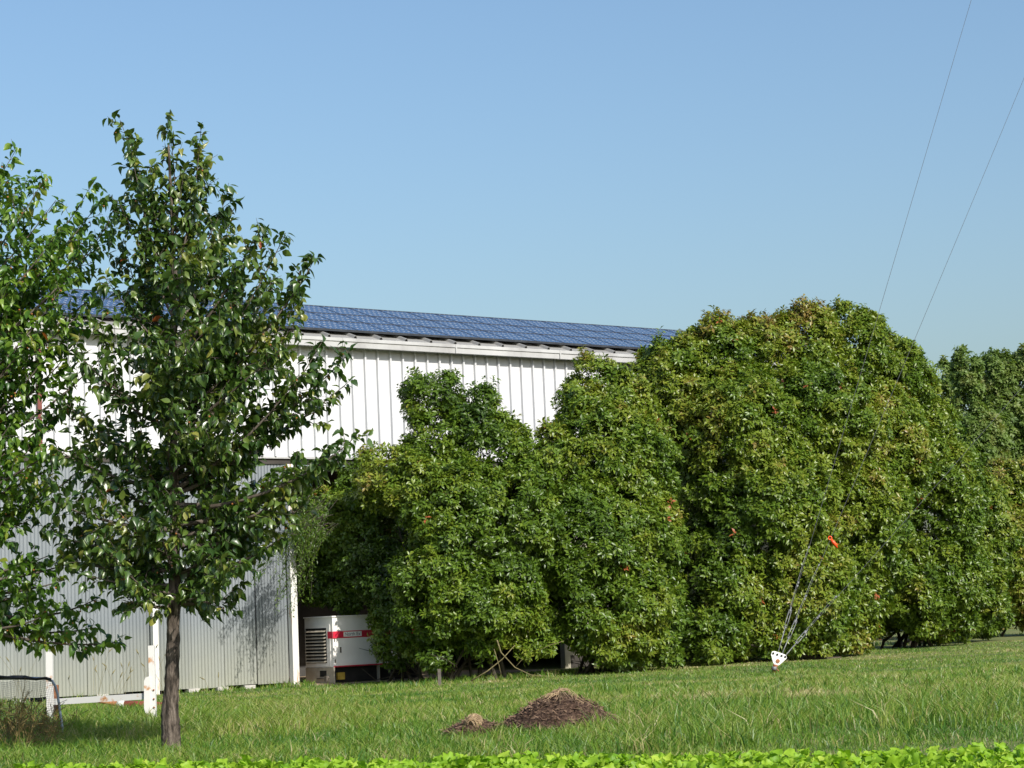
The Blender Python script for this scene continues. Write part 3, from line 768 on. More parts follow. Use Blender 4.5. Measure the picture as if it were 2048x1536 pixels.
# ------------------------------------------------------------------ pear trees
def bez(p0, c, p1, t): return p0 * (1 - t) ** 2 + c * (2 * t * (1 - t)) + p1 * t * t
def pear_tree(label, base, trunk_px, Y, tips, extra, mat, leafy=1.0, seed=1, trunk_r=None, n_parts=300, berries=220, leafL=0.077):
    r = np.random.default_rng(seed)
    root = empty('pear_tree', base, 0, label, 'tree')
    tp = [P(x, y, Y) for x, y, _ in trunk_px]; tr = [w_ * mpp(Y) / 2 for _, _, w_ in trunk_px]
    def trunk_at(y):
        ys = [q[1] for q in trunk_px]
        for i in range(len(ys) - 1):
            if ys[i] >= y >= ys[i + 1]:
                t = (ys[i] - y) / (ys[i] - ys[i + 1]); return tp[i] * (1 - t) + tp[i + 1] * t, tr[i] * (1 - t) + tr[i + 1] * t
        return tp[-1], tr[-1]
    # trunk refined along its length with a bumpy outline
    pts, rad = [], []
    for i in range(len(tp) - 1):
        for t in np.arange(0, 1, 0.125):
            pts.append(tp[i] * (1 - t) + tp[i + 1] * t - base); rad.append((tr[i] * (1 - t) + tr[i + 1] * t) * (1 + .11 * noise.noise(Vector((len(pts) * .37, seed, 0)))))
    pts.append(tp[-1] - base); rad.append(tr[-1])
    b = MB(); b.tube(pts, rad, 14, jitter=0.16); b.build('trunk', M['bark'], root)
    Lp_, La, Ln = [], [], []
    def leaf(p, d, out):
        a = norm(out * r.uniform(.4, 1.0) + d * .35 + np.array([0, 0, -r.uniform(.0, 1.15)]) + r.normal(0, .42, 3))
        nn_ = norm(np.array([0, 0, 1.0]) + out * .5 + r.normal(0, .5, 3))
        Lp_.append(p + a * .012); La.append(a); Ln.append(nn_)
    def branch(p0, p1, r0, dens=1.0, part=True):
        L = np.linalg.norm(p1 - p0)
        c = p0 + (p1 - p0) * .55 - np.array([0, 0, .16 * L]) + r.normal(0, .05 * L, 3)
        n_ = 9
        cp = [bez(p0, c, p1, t) for t in np.linspace(0, 1, n_)]
        b = MB(); b.tube([q - base for q in cp], [max(.0022, r0 * (1 - .88 * t)) for t in np.linspace(0, 1, n_)], 6, cap=False)
        step = .105 / (leafy * dens); t = .14
        while t < 1.0:
            p = bez(p0, c, p1, t); d = norm(bez(p0, c, p1, min(1, t + .03)) - bez(p0, c, p1, t - .03))
            side = norm(np.cross(d, r.normal(0, 1, 3)))
            tl = r.uniform(.08, .30) * (1.0 if t < .8 else .5) * min(1, L / .7 + .3)
            td = norm(d * .6 + side * .9 + np.array([0, 0, .3]))
            e = p + td * tl
            b.tube([p - base, (p + e) / 2 + r.normal(0, .008, 3) - base, e - base], [.003, .0024, .0014], 4, cap=False)
            q = .15
            while q < 1.02:
                pp_ = p + td * tl * q; out = norm(np.cross(td, r.normal(0, 1, 3))); leaf(pp_, td, out)
                if r.random() < .6: leaf(pp_, td, norm(np.cross(td, r.normal(0, 1, 3))))
                q += .030 / tl
            t += step / L
        for t in np.arange(.45, 1.0, .05 / max(L, .2)):
            p = bez(p0, c, p1, t); d = norm(p1 - c); leaf(p, d, norm(np.cross(d, r.normal(0, 1, 3))))
        for _ in range(2): leaf(p1, norm(p1 - c), norm(r.normal(0, 1, 3)))
        b.build('branch', M['twig'], root)
    for (x, y, ya, dY) in tips:
        p0, rr = trunk_at(ya); p1 = P(x, y, Y + dY)
        branch(p0, p1, min(rr * .55, .028) * (0.6 + .4 * min(1, np.linalg.norm(p1 - p0))))
    for (x, y, ya, dY) in extra:
        p0, rr = trunk_at(ya); branch(p0, P(x, y, Y + dY), .012, 1.0)
    Lp_ = np.array(Lp_); La = np.array(La); Ln = np.array(Ln); n = len(Lp_)
    ln = r.normal(leafL, leafL * .19, n).clip(leafL * .5, leafL * 1.4); wd = ln * r.uniform(.5, .7, n)
    tint = (r.normal(.42, .2, n) + .5 * vnoise(Lp_, 2.2, seed)).clip(0, .92); tint[r.random(n) < .001] = .99
    print('pear leaves', n)
    leaf_split(root, PEAR_T, Lp_, La, Ln, ln, wd, tint, mat, n_parts)
    ids = r.choice(n, berries); bm = bmesh.new()
    for i in ids:
        bmesh.ops.create_icosphere(bm, subdivisions=1, radius=.009, matrix=Matrix.Translation(Vector(Lp_[i] - base + np.array([0, -.01, -.03]) + r.normal(0, .012, 3))))
    me = bpy.data.meshes.new('fruit'); bm.to_mesh(me); bm.free(); o = link('fruit', me, root, M['fruit']); o['kind'] = 'stuff'
    return root

bt = G(341, 1502)
tips1 = [(500, 505, 740), (482, 560, 770), (535, 605, 820), (470, 620, 790), (590, 645, 880), (520, 450, 720), (240, 240, 560), (262, 300, 600), (335, 246, 420), (402, 258, 560), (412, 335, 560), (300, 335, 520), (368, 345, 520), (456, 386, 600), (462, 440, 660), (236, 400, 640), (250, 480, 680), (440, 500, 680),
         (572, 465, 800), (545, 560, 800), (632, 515, 840), (602, 590, 840), (510, 640, 830), (560, 700, 880), (480, 740, 900),
         (700, 705, 960), (640, 690, 940), (690, 770, 980), (600, 750, 980), (695, 890, 1020), (715, 870, 1010), (560, 830, 990), (500, 900, 980), (640, 930, 1050), (600, 970, 1070),
         (545, 1010, 1090), (620, 1000, 1090), (510, 1060, 1120), (562, 1075, 1150), (445, 1140, 1190), (475, 1185, 1205), (405, 1185, 1200), (430, 1100, 1150),
         (215, 560, 720), (180, 640, 780), (150, 700, 830), (200, 750, 860), (125, 800, 910), (175, 860, 940), (115, 900, 980), (185, 950, 1010), (100, 1000, 1060), (150, 1055, 1100), (205, 1115, 1150), (125, 1115, 1140), (245, 1200, 1215), (290, 1160, 1185), (175, 1150, 1170), (90, 1060, 1100)]
rr_ = np.random.default_rng(4)
tips1 = [(x, y, a, rr_.uniform(-.55, .7) * (0.35 if y < 420 else 1)) for x, y, a in tips1]
extra1 = []
for k in range(34):
    y = rr_.uniform(480, 1140); hw = 70 + (y - 480) * .42
    hw = min(hw, 270)
    extra1.append((345 + rr_.uniform(-1, 1) * hw * .75, y, min(y + rr_.uniform(60, 200), 1200), rr_.choice([-1, 1]) * rr_.uniform(.3, 1.1)))
trunk1 = [(341, 1512, 42), (342, 1470, 38), (340, 1430, 36), (343, 1380, 29), (346, 1290, 27), (348, 1200, 25), (350, 1050, 21), (347, 880, 17), (347, 700, 13), (349, 560, 10), (343, 420, 7), (337, 290, 4)]
pear_tree('young pear tree with a single dark trunk rising behind the lettuce', bt, trunk1, bt[1], tips1, extra1, M['pear'], 1.95, 21)

tips2 = [(170, 640, 900, .5), (215, 700, 950, .3), (60, 680, 900, -.4), (110, 640, 880, .5), (10, 700, 920, .4), (190, 880, 1050, .6), (60, 800, 980, .5), (110, 900, 1060, -.4), (40, 900, 1050, .6), (10, 920, 1060, -.3), (170, 930, 1080, .2), (70, 560, 820, .5), (10, 480, 760, .4), (160, 450, 760, .5), (32, 300, 620, 0), (15, 360, 640, .1), (58, 352, 640, .2), (92, 352, 660, -.2), (112, 400, 700, .2), (186, 366, 720, 0), (202, 400, 740, .3), (232, 425, 760, -.1), (215, 460, 780, .2), (122, 455, 740, -.3), (160, 505, 780, .3), (60, 480, 740, 0),
         (225, 560, 820, .4), (190, 600, 860, 0), (130, 565, 840, -.3), (60, 620, 860, .2), (20, 560, 800, -.3), (150, 690, 930, .3), (90, 715, 930, 0), (30, 760, 950, .3), (20, 850, 1000, -.2), (80, 870, 1020, .1), (140, 810, 1000, .3), (60, 935, 1050, -.2),
         (20, 980, 1060, .2), (100, 970, 1080, 0), (60, 1040, 1100, .3), (10, 1060, 1120, -.2), (100, 1110, 1150, .1), (130, 1160, 1180, -.1), (200, 1195, 1180, 0), (238, 1285, 1200, -.1), (192, 1255, 1200, .1), (100, 1225, 1210, -.2), (30, 1265, 1240, .1), (60, 1180, 1200, 0), (10, 1200, 1220, .2), (160, 1120, 1160, .2)]
t2b = G(-190, 1515)
trunk2 = [(-190, 1525, 46), (-188, 1400, 34), (-186, 1200, 28), (-184, 1000, 22), (-182, 800, 17), (-180, 600, 12), (-178, 420, 7), (-176, 330, 4)]
ex2 = [(rr_.uniform(-420, -10), rr_.uniform(420, 1150), 1200, rr_.uniform(-.8, .8)) for _ in range(16)]
ex2 = [(x, y, min(1230, y + 150), d) for x, y, _, d in ex2]
pear_tree('paler pear tree with reddish fruit reaching in from the left edge', t2b, trunk2, t2b[1] - .2, tips2, ex2, M['pear_l'], 1.42, 33, berries=420, leafL=.078)

# ------------------------------------------------------------------ hedge shrubs
def shrub(name, label, cat, base_px, lobes, seed, leafL=.125, clump_r=(.24, .44), dens=1.0, tint_mu=.42, rust=.0, n_parts=110, stems=8, group=None, mat='hedge', ratio=.42, fill=.3, stem_r=.035, droop=.25, spread=1.0, top_rust=.0):
    """lobes: (x, y, rx, ry, Y) ellipsoids read off the photograph, each at its own distance"""
    r = np.random.default_rng(seed)
    base = G(*base_px) if len(base_px) == 2 else np.array([*P(base_px[0], base_px[1], base_px[2])[:2], 0.0])
    Yc = np.mean([l[4] for l in lobes]); base = np.array([base[0], Yc, 0.0])
    root = empty(name, base, 0, label, cat, group)
    C = np.array([P(x, y, Y) for x, y, _, _, Y in lobes])
    Rr = np.array([[rx * mpp(Y), .9 * (rx + ry) / 2 * mpp(Y), ry * mpp(Y)] for _, _, rx, ry, Y in lobes])
    Rr = np.maximum(Rr - np.array([1, 1, 1]) * .5 * np.mean(clump_r), Rr * .5)
    ztop = (C[:, 2] + Rr[:, 2]).max()
    # clump centres over the union of the lobes
    cand, nrm_ = [], []
    for i in range(len(C)):
        m = int(260 * Rr[i, 0] * Rr[i, 2]) + 40
        d = norm(r.normal(0, 1, (m, 3))); d = d[(d[:, 1] < .45)]
        p = C[i] + d * Rr[i] * r.uniform(.82, .98, (len(d), 1))
        ok = p[:, 2] > .25
        for j in range(len(C)):
            if j != i:
                q = (p - C[j]) / Rr[j]; ok &= (np.linalg.norm(q, axis=1) > .95)
        cand.append(p[ok]); nrm_.append(norm(d[ok] / Rr[i]))
    cand = np.concatenate(cand); nrm_ = np.concatenate(nrm_)
    order = r.permutation(len(cand)); keep = []
    kp = np.zeros((0, 3)); mind = (clump_r[0] + clump_r[1]) * .5 * .95
    for i in order:
        if len(kp) == 0 or ((kp - cand[i]) ** 2).sum(1).min() > mind ** 2:
            keep.append(i); kp = cand[keep]
    cc, cn = cand[keep], nrm_[keep]
    cr = r.uniform(*clump_r, len(cc))
    ctint = r.normal(0, .08, len(cc))
    # shoot tips (rosettes) on every clump
    RP, RA, RT_ = [], [], []
    for i in range(len(cc)):
        m = int(150 * dens * cr[i] ** 2 * 4.3) + 3
        d = norm(r.normal(0, 1, (m, 3)) + cn[i] * .95 + np.array([0, 0, .25]))
        rad = cr[i] * r.uniform(.75, 1.06, (m, 1)) * (1 + .15 * r.normal(0, 1, (m, 1)))
        RP.append(cc[i] + d * rad * [1, 1, .85]); RA.append(norm(d + np.array([0, 0, .55]) + r.normal(0, .25, (m, 3)))); RT_.append(np.full(m, ctint[i]))
        if cn[i][2] > .15:      # stray shoots standing out of the outline
            for _ in range(r.integers(1, 5)):
                sd0 = norm(cn[i] * .5 + np.array([0, 0, .9]) + r.normal(0, .35, 3)); st = cc[i] + norm(sd0 + r.normal(0, .5, 3)) * cr[i] * .85
                for q in np.arange(0, r.uniform(.1, .34), .07):
                    RP.append((st + sd0 * q)[None]); RA.append(sd0[None]); RT_.append(np.full(1, ctint[i] + .12))
    # loose filling inside
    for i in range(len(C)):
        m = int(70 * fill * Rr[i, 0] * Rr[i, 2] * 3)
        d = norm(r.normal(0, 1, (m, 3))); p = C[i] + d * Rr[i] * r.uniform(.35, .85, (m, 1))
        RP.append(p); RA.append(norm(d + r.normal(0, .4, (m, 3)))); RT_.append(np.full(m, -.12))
    RP = np.concatenate(RP); RA = np.concatenate(RA); RT_ = np.concatenate(RT_)
    ok = RP[:, 2] > .12; RP, RA, RT_ = RP[ok], RA[ok], RT_[ok]
    n = len(RP); K = 8
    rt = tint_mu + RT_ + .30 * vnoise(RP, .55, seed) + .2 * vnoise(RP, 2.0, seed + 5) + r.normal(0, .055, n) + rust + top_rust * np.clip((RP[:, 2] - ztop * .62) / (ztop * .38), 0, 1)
    odd = r.random(n); rt = np.where(odd < .0015, .97, rt)
    # K leaves round each tip
    ref = norm(np.cross(RA, r.normal(0, 1, (n, 3)))); ref2 = np.cross(RA, ref)
    ang = (np.arange(K)[None] * 2.4 + r.uniform(0, 6.28, (n, 1)) + r.normal(0, .2, (n, K)))
    tilt = np.radians(r.uniform(28, 98, (n, K)))
    outd = ref[:, None] * np.cos(ang)[..., None] + ref2[:, None] * np.sin(ang)[..., None]
    ax = outd * np.sin(tilt)[..., None] + RA[:, None] * np.cos(tilt)[..., None] + np.array([0, 0, -droop])
    ax = norm(ax)
    nr = norm(RA[:, None] * np.sin(tilt)[..., None] - outd * np.cos(tilt)[..., None] + r.normal(0, .25, (n, K, 3)))
    pos = RP[:, None] - RA[:, None] * (r.uniform(0, .09, (n, K, 1)) * spread) + ax * .01
    ln = r.normal(leafL, leafL * .2, (n, K)).clip(leafL * .5, leafL * 1.5)
    tint = rt[:, None] + r.normal(0, .07, (n, K))
    keepm = r.random((n, K)) < .92
    pos, ax, nr, ln, tint = pos[keepm], ax[keepm], nr[keepm], ln[keepm], np.where(np.repeat(odd[:, None] < .0015, K, 1)[keepm], .99, tint[keepm].clip(0, .93))
    wd = ln * ratio * r.uniform(.85, 1.15, len(ln))
    print(name, 'leaves', len(pos), 'clumps', len(cc))
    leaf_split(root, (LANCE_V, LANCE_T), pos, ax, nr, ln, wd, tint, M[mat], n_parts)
    # stems
    xs0 = C[:, 0].min() + .4; xs1 = C[:, 0].max() - .4
    for k in range(stems):
        tgt = C[r.integers(len(C))] + r.normal(0, .25, 3)
        b0 = np.array([base[0] + r.uniform(-.28, .28) * spread * (xs1 - xs0 + .5), tgt[1] * .5 + base[1] * .5 + r.uniform(-.5, .4), -.03])
        mid = (b0 * .55 + tgt * .45) + r.normal(0, .12, 3)
        mid[2] = tgt[2] * .38
        b = MB(); b.tube([b0 - base, b0 * .7 + mid * .3 + r.normal(0, .04, 3) - base, mid - base, tgt - base], [stem_r * r.uniform(.8, 1.5), stem_r, stem_r * .7, .008], 7, cap=False)
        for q in range(5):
            t = r.uniform(.25, .9); p = b0 * (1 - t) + mid * t if t < .6 else mid * .5 + tgt * .5
            e = p + r.normal(0, .4, 3) * [1, 1, .4] + [0, 0, .25]
            b.tube([p - base, (p + e) / 2 + r.normal(0, .05, 3) - base, e - base], [.012, .009, .004], 5, cap=False)
        b.build('stem', M['stem'], root)
    return root

HG = 'leafy shrubs grown together into the hedge before the barn'
shrub('shrub', 'dark fine-leaved shrub beside the corner post, in front of the generator bay', 'shrub', (800, 1372),
      [(735, 1000, 70, 75, 43.2), (690, 1060, 80, 80, 43.4), (640, 1045, 48, 70, 43.0), (760, 1110, 85, 100, 43.0), (700, 1150, 70, 75, 43.7), (640, 1140, 45, 70, 43.9), (840, 1230, 62, 110, 41.9), (790, 1180, 60, 80, 42.4), (800, 1270, 48, 60, 42.2)],
      51, leafL=.10, clump_r=(.22, .36), tint_mu=.36, stems=7, group=HG, n_parts=100, droop=.4)
shrub('shrub', 'shrub with two small rounded heads standing up against the white wall', 'shrub', (960, 1368),
      [(862, 800, 58, 62, 42.3), (950, 820, 48, 58, 42.4), (1028, 862, 36, 42, 42.4), (875, 880, 60, 65, 42), (980, 900, 85, 85, 42), (1068, 925, 48, 60, 42), (770, 950, 55, 62, 41.6), (840, 985, 85, 75, 41.4), (940, 1040, 125, 120, 41.2), (1035, 1050, 78, 125, 41.4),
       (890, 1180, 105, 110, 40.9), (990, 1195, 88, 100, 40.9), (945, 1262, 60, 42, 41), (1060, 1282, 45, 45, 41), (885, 1288, 50, 42, 40.9)],
      52, leafL=.107, tint_mu=.44, stems=9, group=HG, n_parts=150)
shrub('shrub', 'wide shrub with reddish new growth on top, below the end of the gutter', 'shrub', (1210, 1362),
      [(1195, 770, 45, 55, 44.3), (1160, 1150, 40, 110, 43.2), (1245, 800, 56, 70, 44), (1168, 852, 60, 78, 43.8), (1200, 735, 26, 30, 44.3), (1138, 940, 72, 95, 43.4), (1210, 930, 110, 130, 43.4), (1275, 950, 66, 130, 44.2), (1170, 1090, 125, 130, 42.4), (1275, 1095, 90, 120, 43.2),
       (1145, 1205, 72, 95, 42.2), (1230, 1225, 110, 100, 42.3), (1305, 1230, 60, 95, 43.2), (1225, 1290, 55, 45, 41.9), (1300, 1295, 50, 55, 42.6)],
      53, leafL=.113, tint_mu=.46, stems=12, group=HG, n_parts=150, top_rust=.26, fill=.75)
shrub('large_shrub', 'tallest domed shrub of the hedge, rising behind the guy wires', 'shrub', (1580, 1330),
      [(1350, 795, 82, 105, 47), (1400, 752, 62, 84, 47.3), (1335, 745, 60, 72, 47.2), (1430, 830, 100, 100, 47), (1440, 725, 75, 95, 47.5), (1530, 730, 75, 105, 48), (1350, 800, 70, 70, 48.4), (1600, 700, 70, 90, 48.2), (1700, 715, 78, 98, 49), (1780, 765, 72, 105, 50), (1830, 850, 58, 115, 51),
       (1480, 880, 130, 150, 46.5), (1620, 860, 130, 140, 47.4), (1740, 910, 120, 150, 49), (1445, 980, 80, 150, 46.4), (1540, 1030, 130, 150, 46), (1690, 1060, 130, 150, 47.6), (1465, 1170, 85, 130, 45.8), (1580, 1180, 120, 125, 46.2), (1680, 1190, 85, 110, 47.4), (1500, 1270, 90, 60, 46), (1600, 1265, 80, 65, 46.2), (1668, 1250, 65, 65, 47.2), (1418, 1280, 62, 60, 45.0), (1385, 1080, 55, 220, 47.4)],
      54, leafL=.118, clump_r=(.26, .48), tint_mu=.5, stems=16, group=HG, n_parts=160, top_rust=.12, stem_r=.05, fill=.7)
shrub('large_shrub', 'shrub sloping down the right end of the hedge, dark bare stems below', 'shrub', (1860, 1300),
      [(1872, 892, 42, 85, 54), (1918, 985, 55, 95, 55), (1872, 1010, 80, 150, 53), (1960, 1060, 50, 110, 57), (1870, 1150, 95, 110, 53), (1828, 1180, 55, 90, 52.2), (1760, 1080, 50, 200, 54), (1940, 1170, 55, 90, 56), (1880, 1235, 70, 45, 53.4), (1960, 1225, 60, 45, 57.5)],
      55, leafL=.122, clump_r=(.26, .48), tint_mu=.44, stems=14, group=HG, n_parts=120, stem_r=.045)
shrub('shrub', 'low rusty-tinted shrub at the right edge of the picture', 'shrub', (2020, 1275),
      [(2010, 1010, 55, 85, 63), (2070, 1000, 60, 80, 64), (2010, 1120, 60, 110, 62), (2090, 1110, 70, 120, 63), (2040, 1190, 70, 60, 62)],
      56, leafL=.14, clump_r=(.4, .65), tint_mu=.5, rust=.12, stems=8, group=HG, n_parts=80)
for (lab, lb, sd_) in (('far bushy tree with pointed top just right of the hedge', [(1935, 770, 22, 75, 78), (1935, 850, 30, 70, 78), (1960, 900, 55, 90, 78), (1960, 1000, 60, 90, 78)], 61),
                       ('far tree with several upright heads at the right edge', [(1985, 770, 22, 80, 80), (2015, 790, 25, 80, 80), (2048, 780, 24, 78, 80), (2000, 880, 40, 100, 80), (2060, 880, 50, 100, 80), (2030, 1000, 60, 100, 80)], 62),
                       ('far thin treetop seen over the right shoulder of the hedge', [(1888, 765, 10, 38, 80), (1885, 850, 25, 60, 80)], 63)):
    t_ = shrub('far_tree', lab, 'tree', (lb[0][0], 1240, lb[0][4]), lb, sd_, leafL=.16, clump_r=(.22, .42), tint_mu=.45, rust=.0, n_parts=0, stems=3, group='far trees beyond the hedge', mat='far', ratio=.5, stem_r=.06, dens=.55, fill=.1)

# thin hanging twigs in front of the sheets, part of the fine-leaved shrub's neighbour
tw = empty('hanging_branch', P(650, 1010, 41.2), 0, 'thin trailing branches with tiny leaves hanging across the corner post', 'branch')
o0 = np.array(tw.location); r = np.random.default_rng(71); LPp, LAa, LNn = [], [], []
b = MB()
for k in range(34):
    x0, y0 = r.uniform(610, 680), r.uniform(960, 1060)
    xe, ye = r.uniform(485, 610), r.uniform(1090, 1245)
    if r.random() < .4: xe, ye = r.uniform(560, 625), r.uniform(1040, 1200)
    if r.random() < .25: ye = min(ye, 1150)
    Yt = r.uniform(40.6, 41.4)
    p0, p1 = P(x0, y0, Yt), P(xe, ye, Yt); L = np.linalg.norm(p1 - p0); c = (p0 + p1) / 2 + np.array([-.1, 0, .22 * L])
    b.tube([bez(p0, c, p1, t) - o0 for t in np.linspace(0, 1, 7)], [.005, .0045, .004, .0035, .003, .0025, .002], 4, cap=False)
    for t in np.arange(.15, 1.02, .028 / L):
        p = bez(p0, c, p1, t)
        for q in range(2):
            a = norm(norm(p1 - c) * .3 + r.normal(0, .6, 3) + [0, 0, -.55]); LPp.append(p + r.normal(0, .03, 3)); LAa.append(a); LNn.append(norm(r.normal(0, 1, 3)))
b.build('twig', M['twig'], tw)
LPp, LAa, LNn = map(np.array, (LPp, LAa, LNn)); nL = len(LPp)
V, T, ti = stamp(LANCE_V, LANCE_T, LPp - o0, LAa, LNn, r.uniform(.05, .095, nL), r.uniform(.014, .026, nL), r.normal(.25, .15, nL).clip(0, .8))
o = link('foliage', np_mesh('foliage', V, T, ti, M['hedge']), tw); o['kind'] = 'stuff'

# dead bare branches at the foot of the hedge
fb = G(1010, 1362)
db = empty('dead_branch', fb + np.array([0, -.5, 0]), 0, 'bare forked branch leaning in the grass at the hedge foot', 'branch')
Yd = fb[1] - .5; o0 = np.array(db.location)
def Q(x, y): return P(x, y, Yd) - o0
for pts_, r0 in (([(942, 1362), (975, 1342), (1005, 1318), (1030, 1290)], .016), ([(994, 1280), (1002, 1305), (1030, 1335), (1062, 1350), (1092, 1352)], .016), ([(988, 1298), (998, 1330), (1004, 1358)], .008), ([(1030, 1335), (1045, 1318), (1030, 1312)], .006), ([(1075, 1303), (1100, 1290), (1128, 1282)], .008)):
    b = MB(); b.tube([Q(x, y) for x, y in pts_], [r0 * (1 - .18 * i) for i in range(len(pts_))], 6); b.build('limb', M['deadwood'], db)

# ------------------------------------------------------------------ lawn
def blades(name, X, Y, h, wdt, tint, lean, seed, parent=None, z0=None):
    r = np.random.default_rng(seed); n = len(X)
    z = ground_z(Y) - .01 if z0 is None else z0
    a = r.uniform(0, 2 * np.pi, n); fa = r.uniform(0, np.pi, n)
    ld = np.stack([np.cos(a), np.sin(a), np.zeros(n)], 1) * (lean * r.uniform(.2, 1.3, n))[:, None]
    sd = np.stack([np.cos(fa), np.sin(fa) * .5, np.zeros(n)], 1)
    B = np.stack([X, Y, z], 1); up = np.array([0, 0, 1.0])
    m_ = B + up * (h * .55)[:, None] + ld * (h * .3)[:, None]
    t_ = B + up * (h * r.uniform(.75, 1.0, n))[:, None] + ld * (h * 1.0)[:, None]
    w2 = (wdt / 2)[:, None]
    V = np.stack([B - sd * w2, B + sd * w2, m_ - sd * w2 * .85, m_ + sd * w2 * .85, t_], 1)
    T = np.array([[0, 1, 3], [0, 3, 2], [2, 3, 4]])[None] + (np.arange(n) * 5)[:, None, None]
    return link(name, np_mesh(name, V.reshape(-1, 3), T.reshape(-1, 3), np.repeat(tint.clip(0, 1), 5), M['grass']), parent)
def n2(X, Y, s, seed): return np.array([noise.noise(Vector((x * s + seed, y * s, seed * .7))) for x, y in zip(X, Y)])
r = np.random.default_rng(81)
def field(n, y0, y1, pw=1.0):
    u = r.random(n)
    Y = (y0 ** (2 - pw) + u * (y1 ** (2 - pw) - y0 ** (2 - pw))) ** (1 / (2 - pw)) if pw != 2 else y0 * (y1 / y0) ** u
    X = r.uniform(-1, 1, n) * (.272 * Y + .4)
    return X, Y
X, Y = field(270000, 11.9, 68, 1.6)
d_ = B0[:2]
inb = ((X - d_[0]) * NO[0] + (Y - d_[1]) * NO[1]) < .15       # behind the barn wall
dirt = (((X - d_[0]) * NO[0] + (Y - d_[1]) * NO[1]) < 1.0) & (((X - d_[0]) * SX[0] + (Y - d_[1]) * SX[1]) > -.5)
pile_c = np.array(pile.location); mnd = np.array(sp_.location)
onp = ((X - pile_c[0]) ** 2 + (Y - pile_c[1]) ** 2 < (PR_ * .93) ** 2) | ((X - mnd[0]) ** 2 + (Y - mnd[1]) ** 2 < (SR_ * .7) ** 2)
ok = ~(inb & (Y > 30)) & ~(dirt & (Y > 30) & (Y < 60)) & ~onp
X, Y = X[ok], Y[ok]
patch_ = n2(X, Y, .22, 31.0); big = n2(X, Y, .35, 1.0); mid = n2(X, Y, 1.1, 5.0); fine = n2(X, Y, 3.5, 9.0)
h = .06 + .05 * (big + .2).clip(0) + .03 * mid
longz = ((X > .4) & (Y < 22) | (mid > .15) & (Y < 26))
h = np.where((Y > 13.6) & (Y < 24), h + .03 + .04 * fine, h)
h = np.where((X > .2) & (X < 3.5) & (Y > 13.5) & (Y < 19), h + .035 + .05 * mid, h)
h = np.where((X < -2.0) & (Y > 18) & (Y < 30), h + .04 + .05 * mid, h)
h = np.where(Y > 32, .06 + .04 * mid, h); h = np.where((patch_ > .12) & (Y > 19), h * .75, h)
h = (h * r.uniform(.55, 1.35, len(X))).clip(.025)
patch = n2(X, Y, .22, 31.0); tint = .45 + .46 * big + .42 * mid + np.where(Y > 18, .5 * patch.clip(0), 0) + .2 * fine + r.normal(0, .2, len(X))
dry = ((Y > 21) & (Y < 34)); tint = np.where(dry, tint + .1, tint); 
tint = np.where((X > 1.4) & (Y < 15.2), tint - .22, tint); h = np.where((X > 1.6) & (Y < 15), h * .62, h)
tint = np.where((X < -2.2) & (Y > 18) & (Y < 28), tint - .1, tint)
tint = np.where(r.random(len(X)) < .05, .95, tint); h = np.where(tint > .85, h * .7, h)
wdt = r.uniform(.0035, .0085, len(X)) * (1 + (Y - 12) / 22)
g = blades('grass', X, Y, h, wdt, tint, np.full(len(X), 1.05), 82)
tag(g, 'mixed green and dry lawn grass between the lettuce and the hedge', 'grass', kind='stuff')
# tall tufts
tx, ty, th_ = [], [], []
for k in range(900):
    Yc = 13.2 * (30 / 13.2) ** (r.random() ** 1.4); Xc = r.uniform(-1, 1) * (.265 * Yc)
    if (Xc - pile_c[0]) ** 2 + (Yc - pile_c[1]) ** 2 < PR_ ** 2 * 1.05: continue
    if Xc > 1.5 and Yc < 15.2 and r.random() < .8: continue
    m_ = r.integers(14, 40); tx += list(Xc + r.normal(0, .045, m_)); ty += list(Yc + r.normal(0, .045, m_)); th_ += list(r.uniform(.5, 1, m_) * r.uniform(.10, .21))
for k in range(330):    # coarse tufts on the right of the pile
    Yc = r.uniform(13.3, 18.5); Xc = r.uniform(.5, .262 * Yc)
    if (Xc - pile_c[0]) ** 2 + (Yc - pile_c[1]) ** 2 < PR_ ** 2 * 1.05 or (Xc > 1.6 and Yc < 14.6): continue
    m_ = r.integers(10, 26); tx += list(Xc + r.normal(0, .05, m_)); ty += list(Yc + r.normal(0, .05, m_)); th_ += list(r.uniform(.5, 1, m_) * r.uniform(.18, .34))
for k in range(260):    # long grass round the frame and the goal
    Yc = r.uniform(18.5, 29); Xc = r.uniform(-.272 * Yc, -.155 * Yc)
    m_ = r.integers(14, 34); tx += list(Xc + r.normal(0, .06, m_)); ty += list(Yc + r.normal(0, .06, m_)); th_ += list(r.uniform(.5, 1, m_) * r.uniform(.15, .27))
for k in range(70):     # in front of the pile and the trunk
    a = r.uniform(math.pi * 1.0, math.pi * 2.0); Xc = pile_c[0] + math.cos(a) * PR_ * r.uniform(.92, 1.3); Yc = pile_c[1] + math.sin(a) * PR_ * r.uniform(.92, 1.4)
    m_ = 22; tx += list(Xc + r.normal(0, .04, m_)); ty += list(Yc + r.normal(0, .04, m_)); th_ += list(r.uniform(.5, 1, m_) * r.uniform(.08, .17))
for k in range(190):     # along the hedge foot and the barn
    xx = r.uniform(620, 2040); q = G(xx, 1372 - (xx - 850) * .0876); Xc, Yc = q[0] + r.normal(0, .3), q[1] + r.normal(0, .4)
    m_ = 18; tx += list(Xc + r.normal(0, .1, m_)); ty += list(Yc + r.normal(0, .1, m_)); th_ += list(r.uniform(.5, 1, m_) * r.uniform(.08, .24))
for k in range(70):
    s_ = r.uniform(-11, 0); q = W(s_, -r.uniform(.1, 1.2), 0); m_ = 20
    tx += list(q[0] + r.normal(0, .1, m_)); ty += list(q[1] + r.normal(0, .1, m_)); th_ += list(r.uniform(.5, 1, m_) * r.uniform(.1, .24))
